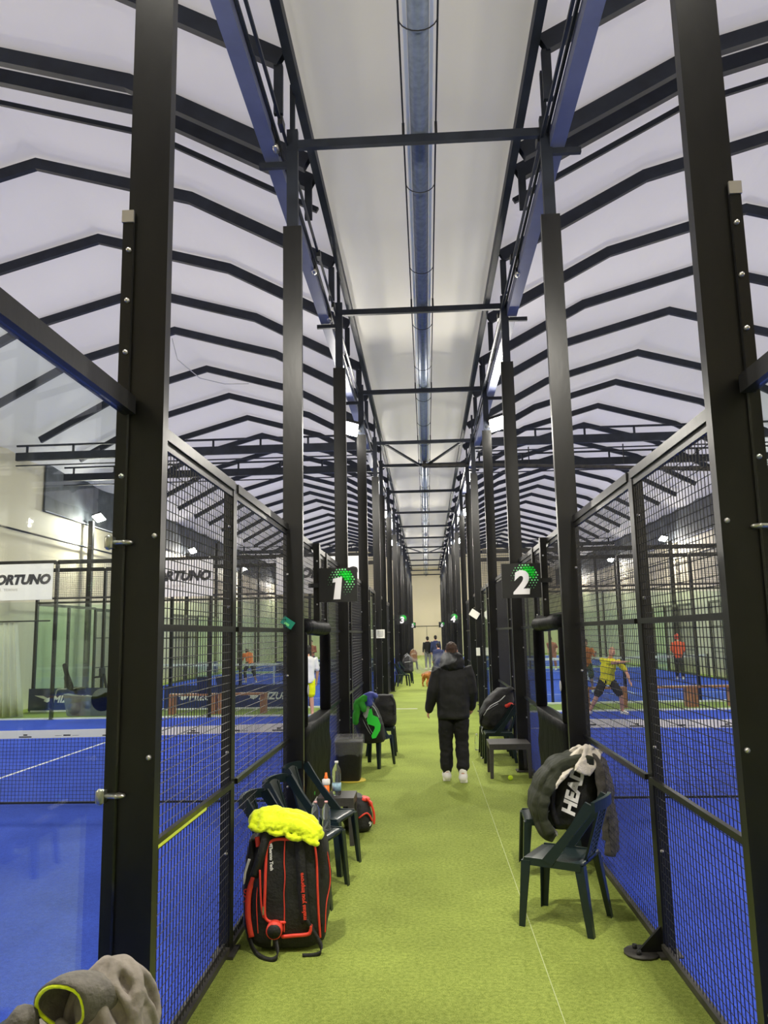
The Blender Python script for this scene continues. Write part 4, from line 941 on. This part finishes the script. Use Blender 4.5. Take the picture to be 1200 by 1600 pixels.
e = MB(); e.tube(rs[0] + [rs[0][0]], .0055, 6); e.tube(smooth_path([rs[0][16], rs[0][14] + V((-.03, -.02, -.06)), (-.2, -.16, .12), (-.25, -.14, -.02)]), .0055, 6); e.build('neon_edging', 'neon', t)
tag(blob([('e', (0, 0, .0), (.09, .06, .10)), ('e', (-.04, .02, .03), (.05, .05, .07))], 'dark_garment', 'jacket', .010, 3, .012, 12, 18, None, (-.985, 2.54, .895)), 'black garment sticking out behind the greige hooded top', 'garment')
tag(blob([('e', (0, 0, .0), (.14, .11, .17)), ('t', [(-.1, -.07, -.05), (.1, -.08, -.1)], .05)], 'dark_clothes', 'jacket', .014, 4, .012, 9, 19, None, (-.84, 2.30, .63)), 'black clothes under the greige hooded top', 'clothes')
# far bags
for x, y, z, m_, lb in ((-.8, 32.15, .452, 'bag_black', 'black bag on a chair in the distant left cluster, the nearer one'), (-.88, 34.15, .452, 'bag_black', 'black bag on a chair in the distant left cluster, the one behind'), (-.78, 44.5, .452, 'brown', 'brown patterned bag on the farthest left chairs')):
    t = thing('gym_bag', lb, 'bag', (x, y, z))
    blob([('l', [((0, 0, q), (1, 0, 0), (0, 1, 0), rx, ry) for q, rx, ry in ((0, .16, .16), (.05, .21, .2), (.45, .2, .18), (.62, .12, .1))], 3.)], 'body', m_, .02, 4, .02, 6, int(y), t)
    m = MB(); m.tube(smooth_path([(-.1, -.1, .6), (0, -.14, .68), (.1, -.1, .6)]), .014, 6); m.tube([(-.12, -.19, .4), (.12, -.19, .42)], .012, 5); m.build('handle', 'silver' if m_ != 'brown' else 'towel', t)

# ------------------------------------------------------------------ benches, bins, bike, curtain in the strip beyond the courts
for s, xs_ in ((-1, (-6.25, -4.92)), (1, (6.2, 7.28, 4.55))):
    for k, x in enumerate(xs_):
        w = 1.26 if s < 0 else 1.08
        t = thing('wooden_bench', f'orange-brown wooden bench beyond the nearest {SIDE[s]} court, {("second from the wall", "third from the wall", "behind the yellow-shirted player")[k] if s > 0 else ("farther from the aisle", "closer to the aisle")[k]}', 'bench', (x, 20.98, 0))
        MB().box((0, 0, .50), (w, .3, .05)).build('seat', 'wood', t)
        for a in (-1, 1): MB().box((a * (w / 2 - .07), 0, .24), (.13, .26, .48)).build('leg', 'wood', t)
for k, x in enumerate((-5.98, -5.45)):
    t = thing('waste_bin', f'dark tapered bin standing on the left wooden benches, {("farther from the aisle", "closer to the aisle")[k]}', 'bin', (x, 20.98, .526), group='dark bins on the benches')
    MB().loft([((0, 0, z), (1, 0, 0), (0, 1, 0), w, w * .7) for z, w in ((0, .13), (.4, .18), (.41, .2), (.44, .2))], 20, 5.).build('body', 'navy_cloth', t); MB().box((0, -.14, .42), (.3, .02, .03)).build('rim', 'steel', t)
t = thing('exercise_bike', 'grey recumbent exercise bike beyond the nearest left court', 'exercise bike', (-9.1, 20.95, 0))
m = MB(); m.prism([(-.5, .02), (-.42, .0), (.7, .0), (.72, .45), (.55, .62), (.3, .5), (-.3, .52), (-.62, .58)], .3, FACE_Y); m.build('body', 'bike_grey', t)
m = MB(); m.tube([(.45, -.15, .42), (.45, .15, .42)], .3, 24, False); m.build('flywheel_cover', 'bike_grey', t)
m = MB(); m.tube([(-.3, -.17, .2), (-.3, -.155, .2)], .16, 20, False); m.tube([(.05, -.17, .3), (.05, -.155, .3)], .1, 20, False); m.build('crank_cover', 'bike_grey', t)
blob([('e', (-.3, 0, .7), (.22, .2, .06)), ('e', (-.22, 0, .62), (.16, .15, .07))], 'seat', 'pad', .02, 4, parent=t)
blob([('t', [(-.5, 0, .76), (-.6, 0, 1.0)], .09), ('t', [(-.6, 0, 1.06), (-.68, 0, 1.33)], .065)], 'backrest', 'pad', .02, 4, parent=t)
m = MB(); m.tube(smooth_path([(-.52, -.2, .72), (-.75, -.2, .7), (-.8, -.2, .55)]), .018, 6); m.tube(smooth_path([(-.3, -.22, .72), (-.1, -.22, .78)]), .018, 6); m.build('hand_rail', 'zinc', t)
m = MB(); m.tube([(.5, 0, .65), (.42, 0, 1.05)], .04, 8); m.box((.36, 0, 1.13), (.05, .3, .22), Matrix.Rotation(-.0, 4, 'Y')); m.tube([(.36, 0, 1.02), (.15, 0, 1.0)], .03, 6); m.build('console', 'steel', t)
m = MB(); rs = []
for z in (0.01, .6, 1.2, 1.8, 2.5):
    r = []
    for i in range(41):
        u = i / 40; r.append(V((-11.25 + (.62 + .28 * (z < 1.9) * (1 - z / 2.5)) * 1.0 * u, 20.85 + .06 * math.sin(u * 26) * (1.1 - z * .2), z)))
    rs.append(r)
m.rings(rs, cap=False, closed=False); o = m.build('curtain', 'curtain_fabric', None, (-.42, -.1, 0)); o.modifiers.new('s', 'SOLIDIFY').thickness = .01; tag(o, 'cream hanging curtain at the outer corner beyond the nearest left court', 'curtain')
tag(MB().tube([(-11.6, 20.85, 2.53), (-10.2, 20.85, 2.53)], .02, 8).build('curtain_rod', 'rail_grey'), 'thin rod above the cream curtain at the outer left corner', 'rod')

# ------------------------------------------------------------------ people
DEF = dict(hip=(0, 0, .94), chest=(0, 0, 1.27), neck=(0, -.015, 1.49), head=(0, .02, 1.63), shL=(-.185, -.01, 1.43), shR=(.185, -.01, 1.43), elL=(-.235, -.03, 1.14), elR=(.235, -.03, 1.14),
           wrL=(-.245, .06, .90), wrR=(.245, .06, .90), hpL=(-.09, 0, .92), hpR=(.09, 0, .92), knL=(-.10, .02, .50), knR=(.10, .02, .50), anL=(-.11, -.03, .085), anR=(.11, -.03, .085), toL=(-.13, .14, .035), toR=(.13, .14, .035))
def person(label, x, y, face, J, cloth, voxel=.012, scale=1., extra=None, hands=True):
    """cloth: top, top colour material, sleeve (0-1 of the arm), legs material, leg length (0-1), shoe, hair material"""
    J = {**DEF, **J}; J = {k: V(v) * scale for k, v in J.items()}; q = scale
    t = thing('person', label, 'person', (x, y, 0), math.radians(face))
    sp_up = (J['neck'] - J['hip']).normalized(); ax = (J['shR'] - J['shL']).normalized(); ay = sp_up.cross(ax).normalized(); hax = (J['hpR'] - J['hpL']).normalized()
    mid = J['hip'].lerp(J['chest'], .45)
    def torso(mb, g, low=0.):
        hy = V((0, 0, 1)).cross(hax).normalized()
        mb.loft([(J['hip'] - sp_up * (.06 * q + low), hax, hy, (.145 + g) * q, (.10 + g) * q), (J['hip'], hax, hy, (.158 + g) * q, (.108 + g) * q), (mid, ax.lerp(hax, .5), ay, (.145 + g) * q, (.098 + g) * q), (J['chest'], ax, ay, (.168 + g) * q, (.112 + g) * q),
                 (J['chest'].lerp(J['neck'], .55), ax, ay, (.172 + g) * q, (.10 + g) * q), (J['chest'].lerp(J['neck'], .85), ax, ay, (.12 + g) * q, (.075 + g) * q), (J['neck'], ax, ay, (.058 + g * .5) * q, (.058 + g * .5) * q)], 20, 2.3)
    mb = MB(); torso(mb, 0)
    hd = J['head']; hu = (hd - J['neck']).normalized(); R = hu.to_track_quat('Z', 'Y').to_matrix(); yaw = J.get('look')
    fwd = V((0, 1, 0)) if yaw is None else V((yaw[0], yaw[1], 0)).normalized()
    mb.tube([J['neck'] - hu * .04 * q, hd - hu * .04 * q], .052 * q, 12)
    mb.ell(hd + hu * .03 * q - fwd * .01 * q, (.074 * q, .092 * q, .10 * q), 18, 12); mb.ell(hd - hu * .055 * q + fwd * .025 * q, (.054 * q, .06 * q, .065 * q))
    mb.ell(hd + fwd * .088 * q - hu * .005 * q, (.014 * q, .022 * q, .024 * q)); mb.ell(hd + fwd * .078 * q - hu * .052 * q, (.024 * q, .014 * q, .01 * q)); mb.ell(hd + fwd * .07 * q + hu * .03 * q, (.05 * q, .016 * q, .012 * q))
    sd = hu.cross(fwd)
    for a in (-1, 1): mb.ell(hd + sd * (a * .078 * q) - fwd * .005 * q, (.014 * q, .024 * q, .034 * q))
    for S_ in 'LR':
        a, e, w = J['sh' + S_], J['el' + S_], J['wr' + S_]
        mb.tube([J['chest'].lerp(a, .75), a, a.lerp(e, .5), e, e.lerp(w, .4), w], [.05 * q, .056 * q, .046 * q, .039 * q, .040 * q, .027 * q], 12)
        d = (w - e).normalized(); side = V((0, 1, 0)) - d * d.y; side = side.normalized() if side.length > .1 else V((1, 0, 0)); nrm = d.cross(side)
        pc = w + d * .055 * q
        mb.tube([w, pc, w + d * .09 * q], [.024 * q, .036 * q, .034 * q], 12, flat=.5)
        for i, (o_, L_) in enumerate(((.028, .075), (.010, .085), (-.009, .08), (-.027, .062))):
            b0 = w + d * .085 * q + side * o_ * q; cu = nrm * (.35 if S_ == 'L' else -.35)
            mb.tube([b0, b0 + d * L_ * .45 * q, b0 + (d * .75 + cu) * L_ * .95 * q], [.0105 * q, .0098 * q, .008 * q], 8)
        b0 = w + d * .03 * q + side * .026 * q; mb.tube([b0, b0 + (d * .7 + side * .6) * .04 * q, b0 + (d * .95 + side * .35) * .078 * q], [.012 * q, .0115 * q, .009 * q], 8)
        h, k, n_, to = J['hp' + S_], J['kn' + S_], J['an' + S_], J['to' + S_]
        mb.tube([h, h.lerp(k, .5), k, k.lerp(n_, .3), n_], [.088 * q, .074 * q, .053 * q, .056 * q, .036 * q], 14)
        mb.tube([n_ + (n_ - to).normalized() * .03 * q, n_.lerp(to, .5) - V((0, 0, .01)), to], [.04 * q, .038 * q, .03 * q], 10)
    link('body', skin_of(mb, 'body', 'skin', voxel, 4), t)
    top, sl, leg, ll, shoe, hair = cloth
    mb = MB(); torso(mb, .018, .04)
    for S_ in 'LR':
        a, e, w = J['sh' + S_], J['el' + S_], J['wr' + S_]; pts = [J['chest'].lerp(a, .7), a]; r = [.06 * q, .072 * q]
        if sl <= .5: pts.append(a.lerp(e, sl * 2)); r.append(.066 * q)
        else: pts += [e, e.lerp(w, (sl - .5) * 2)]; r += [.056 * q, .042 * q]
        mb.tube(pts, r, 12)
    link('top', skin_of(mb, 'top', top, voxel, 4, .006, 7, 1), t)
    mb = MB(); mb.loft([(J['hip'] + sp_up * .08 * q, hax, V((0, 0, 1)).cross(hax), .155 * q, .11 * q), (J['hip'], hax, V((0, 0, 1)).cross(hax), .172 * q, .122 * q), (J['hip'] - sp_up * .08 * q, hax, V((0, 0, 1)).cross(hax), .165 * q, .118 * q)], 18, 2.2)
    for S_ in 'LR':
        h, k, n_ = J['hp' + S_], J['kn' + S_], J['an' + S_]
        if ll <= .55: mb.tube([h, h.lerp(k, .5), h.lerp(k, min(1, ll * 2))], [.10 * q, .098 * q, .092 * q], 14)
        else: mb.tube([h, h.lerp(k, .5), k, k.lerp(n_, .5), k.lerp(n_, (ll - .5) * 2)], [.10 * q, .086 * q, .07 * q, .062 * q, .052 * q], 14)
    link('trousers' if ll > .55 else 'shorts', skin_of(mb, 'trousers', leg, voxel, 4, .008, 8, 2), t)
    for S_ in 'LR':
        n_, to = J['an' + S_], J['to' + S_]; d = (to - n_); d.z = 0; d.normalize(); bz = to.z - .035 * q
        mb = MB(); p0 = V((n_.x, n_.y, bz + .05 * q)) - d * .03 * q
        mb.tube([p0, V((n_.x, n_.y, bz + .058 * q)) + d * .06 * q, V((to.x, to.y, bz + .042 * q))], [.048 * q, .048 * q, .04 * q], 12); mb.tube([V((n_.x, n_.y, bz + .09 * q)), V((n_.x, n_.y, bz + .05 * q))], .045 * q, 10)
        link('shoe', skin_of(mb, 'shoe', shoe, max(.007, voxel * .8), 3), t)
    if hair:
        mb = MB(); mb.ell(hd + hu * .045 * q - fwd * .022 * q, (.082 * q, .094 * q, .092 * q), 18, 12); mb.ell(hd - fwd * .055 * q - hu * .02 * q, (.07 * q, .05 * q, .07 * q))
        link('hair', skin_of(mb, 'hair', hair, max(.008, voxel * .8), 3, .006, 30, 3), t)
    if extra: extra(t, J, q, hd, hu, fwd)
    return t
# man walking away
def man_extra(t, J, q, hd, hu, fwd):
    for n in [c for c in t.children if c.name.startswith('top')]: bpy.data.objects.remove(n)
    mb = MB(); X, Yv = V((1, 0, 0)), V((0, 1, 0))
    mb.loft([((0, 0, z), X, Yv, rx, ry) for z, rx, ry in ((.835, .215, .155), (.86, .222, .165), (1.05, .222, .165), (1.25, .232, .165), (1.40, .228, .15), (1.48, .18, .125), (1.54, .11, .10), (1.58, .085, .09))], 26, 2.5)
    for S_ in 'LR':
        a, e, w = J['sh' + S_], J['el' + S_], J['wr' + S_]
        mb.tube([J['chest'].lerp(a, .7), a, a.lerp(e, .5), e, e.lerp(w, .5), w + (w - e).normalized() * .01], [.08, .095, .088, .078, .072, .058], 14)
    o = link('jacket', skin_of(mb, 'jacket', 'jacket', .011, 5, .011, 6, 4), t)
    mb = MB(); mb.loft([((0, -.025, z), X, Yv, rx, ry) for z, rx, ry in ((1.48, .10, .10), (1.52, .15, .13), (1.58, .165, .145), (1.64, .15, .14), (1.69, .13, .125), (1.715, .10, .10))], 24, 2.2); mb.ell((0, -.115, 1.58), (.12, .06, .10))
    link('hood', skin_of(mb, 'hood', 'jacket', .010, 3, .018, 9, 5), t)
    for n in [c for c in t.children if c.name.split('.')[0] in ('trousers', 'shoe')]: bpy.data.objects.remove(n)
    mb = MB(); mb.loft([(J['hip'] + V((0, 0, z)), X, Yv, rx, .13) for z, rx in ((.08, .17), (0, .19), (-.1, .185))], 18, 2.2)
    for S_ in 'LR':
        h, k, n_ = J['hp' + S_], J['kn' + S_], J['an' + S_]
        mb.tube([h, h.lerp(k, .5), k, k.lerp(n_, .5), k.lerp(n_, .8), k.lerp(n_, .92)], [.112, .106, .090, .086, .082, .06], 16)
    link('trousers', skin_of(mb, 'trousers', 'trouser', .010, 3, .014, 9, 2), t)
    for S_ in 'LR':
        n_, to = J['an' + S_], J['to' + S_]; d = (to - n_); d.z = 0; d.normalize(); bz = to.z - .035
        mb = MB(); p0 = V((n_.x, n_.y, bz + .065)) - d * .035
        mb.tube([p0, V((n_.x, n_.y, bz + .07)) + d * .08, V((to.x, to.y, bz + .05))], [.062, .06, .048], 14); mb.tube([V((n_.x, n_.y, bz + .15)) - d * .01, V((n_.x, n_.y, bz + .07))], .055, 12)
        mb.box((n_.lerp(to, .42).x, n_.lerp(to, .42).y, bz + .018), (.10, .27, .036))
        link('shoe', skin_of(mb, 'shoe', 'shoe_white', .007, 3), t)
person('man in a black hooded jacket and black joggers walking away down the aisle', .335, 11.1, 0,
       dict(hip=(0, 0, .98), chest=(0, .01, 1.33), neck=(0, .01, 1.55), head=(.0, .035, 1.735), shL=(-.20, 0, 1.48), shR=(.20, 0, 1.48), elL=(-.275, -.05, 1.20), elR=(.265, -.02, 1.19), wrL=(-.33, .03, .97), wrR=(.255, .13, .98),
            hpL=(-.10, 0, .95), hpR=(.10, 0, .95), knL=(-.115, .06, .53), knR=(.105, .02, .52), anL=(-.115, .05, .10), anR=(.10, -.10, .11), toL=(-.13, .22, .036), toR=(.115, .06, .036)),
       ('jacket', 1., 'trouser', .94, 'shoe_white', 'hair_brown'), .009, 1., man_extra)
person('player in a white T-shirt and neon yellow shorts at the back of the left court', -2.97, 19.55, 25, dict(elR=(.26, .02, 1.13), wrR=(.27, .12, .88)), ('tee_white', .42, 'neon_yellow', .42, 'shoe_white', 'hair_dark'), .014)
person('player in a yellow T-shirt and black shorts lunging with arms out, right court', 4.25, 19.25, 175,
       dict(hip=(.0, 0, .80), chest=(-.03, .08, 1.11), neck=(-.09, .12, 1.32), head=(-.13, .17, 1.46), shL=(-.25, .2, 1.25), shR=(.10, .03, 1.27), elL=(-.42, .24, 1.02), elR=(-.12, .28, 1.22), wrL=(-.47, .34, .80), wrR=(-.38, .36, 1.24), hpL=(-.10, 0, .78), hpR=(.10, 0, .78),
            knL=(-.28, .12, .45), knR=(.26, .06, .44), anL=(-.32, -.02, .09), anR=(.44, -.02, .09), toL=(-.40, .14, .035), toR=(.54, .12, .035)), ('yellow', .38, 'trouser', .42, 'shoe_white', None), .013)
def hood_red(t, J, q, hd, hu, fwd):
    mb = MB(); mb.ell(hd + hu * .03 - fwd * .015, (.1, .11, .13)); link('hood', skin_of(mb, 'hood', 'red', .015, 3), t)
person('person in an orange-red top, red hood and dark trousers standing on the farther right court', 9.82, 31.7, -20, dict(wrL=(-.17, .2, 1.02), wrR=(.17, .2, 1.02)), ('orange_red', .8, 'trouser', .92, 'shoe_white', None), .018, 1., hood_red)
person('player in an orange T-shirt and dark green shorts partly behind the second right post', 5.12, 26.0, 160, dict(elL=(-.3, .1, 1.2), wrL=(-.35, .25, 1.3), knL=(-.16, .14, .5), anL=(-.16, -.02, .09), toL=(-.18, .14, .035)), ('orange', .45, 'dark_green', .45, 'shoe_white', 'hair_dark'), .018, .97)
person('player in an orange T-shirt stooping on the middle left court', -7.78, 34.5, 40, dict(hip=(0, 0, .86), chest=(.02, .16, 1.13), neck=(.03, .27, 1.29), head=(.03, .37, 1.36), shL=(-.16, .24, 1.24), shR=(.2, .24, 1.24), elL=(-.2, .36, 1.0), elR=(.25, .38, 1.02), wrL=(-.15, .5, .82), wrR=(.2, .52, .85), hpL=(-.1, 0, .84), hpR=(.1, 0, .84), knL=(-.2, .14, .47), knR=(.22, .12, .47), anL=(-.22, -.03, .085), anR=(.28, -.05, .085), toL=(-.26, .14, .035), toR=(.34, .12, .035)), ('orange', .45, 'trouser', .8, 'shoe_white', 'hair_dark'), .018)
person('distant person in a rust top behind green glass on the middle left court', -6.0, 40.8, 180, dict(wrL=(-.12, .2, 1.15), wrR=(.12, .2, 1.15)), ('rust', .9, 'navy_cloth', .92, 'bag_black', 'hair_dark'), .022)
person('distant person in rust clothes bending on the middle right court', 6.35, 40.6, 150, dict(chest=(.0, .1, 1.22), neck=(.02, .16, 1.42), head=(.02, .22, 1.55), shL=(-.17, .15, 1.36), shR=(.2, .15, 1.36), wrL=(-.3, .3, 1.0)), ('rust', .6, 'rust', .8, 'white', 'hair_dark'), .022)
person('man in a dark jacket and grey trousers far down the aisle', .02, 44.0, 10, dict(wrL=(-.26, -.06, .92)), ('jacket', .95, 'grey_trouser', .94, 'shoe_white', 'hair_dark'), .018, 1.03)
def cap_y(t, J, q, hd, hu, fwd):
    mb = MB(); mb.ell(hd + hu * .06 - fwd * .0, (.09, .1, .08)); mb.ell(hd + hu * .05 + fwd * .1, (.07, .07, .012)); link('cap', skin_of(mb, 'cap', 'yellow', .014, 2), t)
person('man in a navy jacket and yellow cap far down the aisle', .46, 43.6, 15, dict(), ('navy_cloth', .95, 'trouser', .94, 'bag_black', 'hair_dark'), .018, 1.06, cap_y)
person('dog walker in navy trousers and dark top half hidden by vapour', .43, 31.2, 20, dict(wrL=(-.2, .16, .98)), ('navy_cloth', .95, 'navy_cloth', .92, 'shoe_white', 'hair_dark'), .018, .92)

# ------------------------------------------------------------------ dog
t = thing('dog', 'stocky orange-brown dog with a pale harness sniffing the aisle turf', 'dog', (.02, 30.45, 0), math.radians(-32))
mb = MB()
mb.tube([(0, -.26, .42), (0, -.12, .44), (0, .06, .42), (0, .2, .43), (0, .28, .46)], [.10, .125, .125, .15, .11], 16)
mb.tube([(0, .27, .46), (0, .38, .44), (0, .46, .38)], [.09, .08, .075], 12); mb.ell((0, .50, .36), (.075, .085, .075)); mb.tube([(0, .54, .34), (0, .63, .29)], [.048, .036], 10)
for a in (-1, 1):
    mb.tube([(a * .085, -.24, .42), (a * .1, -.17, .27), (a * .095, -.29, .15), (a * .095, -.27, .045)], [.085, .062, .034, .027], 10); mb.tube([(a * .095, -.28, .025), (a * .095, -.22, .022)], .025, 8)
    mb.tube([(a * .09, .2, .40), (a * .1, .17, .25), (a * .1, .2, .13), (a * .1, .2, .04)], [.07, .045, .032, .026], 10); mb.tube([(a * .1, .2, .025), (a * .1, .255, .022)], .025, 8)
    mb.tube([(a * .055, .49, .42), (a * .085, .46, .44), (a * .09, .45, .38)], [.022, .026, .014], 8, flat=.6)
mb.tube(smooth_path([(0, -.33, .45), (0, -.42, .40), (0, -.46, .30), (0, -.44, .22)], 3), .022, 8)
link('body', skin_of(mb, 'body', 'dog', .011, 4), t)
m = MB()
for y_, r_ in ((.06, .14), (.26, .135)):
    m.tube([(r_ * math.cos(q * PI / 8), y_ + .03 * math.sin(q * PI / 8), .425 + r_ * math.sin(q * PI / 8)) for q in range(17)], .014, 6)
m.tube([(0, .06, .565), (0, .27, .57)], .016, 6); m.build('harness', 'tee_white', t)
# leash and vapour
m = MB(); m.tube(smooth_path([(.08, 30.55, .58), (.18, 30.8, .62), (.33, 31.2, .9)]), .008, 5); tag(m.build('leash', 'bag_black'), 'dark leash from the dog to its walker', 'leash')
m = bpy.data.materials.new('vapour'); m.use_nodes = True; nt = m.node_tree; nt.nodes.remove(nt.nodes['Principled BSDF'])
vs_ = nt.nodes.new('ShaderNodeVolumePrincipled'); vs_.inputs['Color'].default_value = (.9, .92, .95, 1); vs_.inputs['Anisotropy'].default_value = .2
tc = nt.nodes.new('ShaderNodeTexCoord'); nz = nt.nodes.new('ShaderNodeTexNoise'); nz.inputs['Scale'].default_value = 7; nz.inputs['Detail'].default_value = 4; nz.inputs['Distortion'].default_value = 1.2
nt.links.new(tc.outputs['Object'], nz.inputs['Vector'])
rp = nt.nodes.new('ShaderNodeMapRange'); rp.inputs['From Min'].default_value = .47; rp.inputs['From Max'].default_value = .70; rp.inputs['To Max'].default_value = 6.
nt.links.new(nz.outputs['Fac'], rp.inputs['Value']); nt.links.new(rp.outputs[0], vs_.inputs['Density']); nt.links.new(vs_.outputs[0], nt.nodes['Material Output'].inputs['Volume']); MAT['vapour'] = m
mb = MB(); mb.ell((0, 0, 0), (.28, .14, .13), 20, 12, Euler((0, -.3, 0)).to_matrix()); mb.ell((.24, 0, .07), (.17, .12, .10), 16, 10); mb.ell((-.1, .0, .05), (.16, .12, .15), 16, 10)
o = link('vapour_cloud', skin_of(mb, 'vapour_cloud', 'vapour', .03, 3), None, (.0, 10.8, 1.59)); tag(o, 'pale vapour drifting round the head of the man in black', 'vapour', kind='stuff')
# ------------------------------------------------------------------ light
for i, (x, y, z) in enumerate(LIGHTS):
    l = bpy.data.lights.new('floodlight_lamp', 'SPOT'); l.energy = 560 * (.2 if y > 65 else 1); l.shadow_soft_size = .12; l.color = (1, .95, .84); l.spot_size = math.radians(172); l.spot_blend = .6
    o = bpy.data.objects.new('floodlight_lamp', l); COL.objects.link(o); o.location = (x, y, z - .06); o.rotation_euler = (0, (.25 if x * (1 if abs(x) < 5 else -1) < 0 else -.25), 0)
for i, (x, y, z) in enumerate(LIGHTS):
    l = bpy.data.lights.new('floodlight_spill', 'POINT'); l.energy = 250 * (.2 if y > 65 else 1); l.shadow_soft_size = .10; l.color = (1, .95, .84)
    o = bpy.data.objects.new('floodlight_spill', l); COL.objects.link(o); o.location = (x, y - .02, z - .07)
w = bpy.data.worlds.new('world'); S.world = w; w.use_nodes = True
w.node_tree.nodes['Background'].inputs[0].default_value = (1, .965, .98, 1); w.node_tree.nodes['Background'].inputs[1].default_value = .86
S.view_settings.view_transform = 'Standard'; S.view_settings.look = 'None'; S.view_settings.gamma = 1; S.view_settings.exposure = 0
S.cycles.use_denoising = True; S.cycles.max_bounces = 8; S.cycles.transparent_max_bounces = 24; S.cycles.sample_clamp_indirect = 8
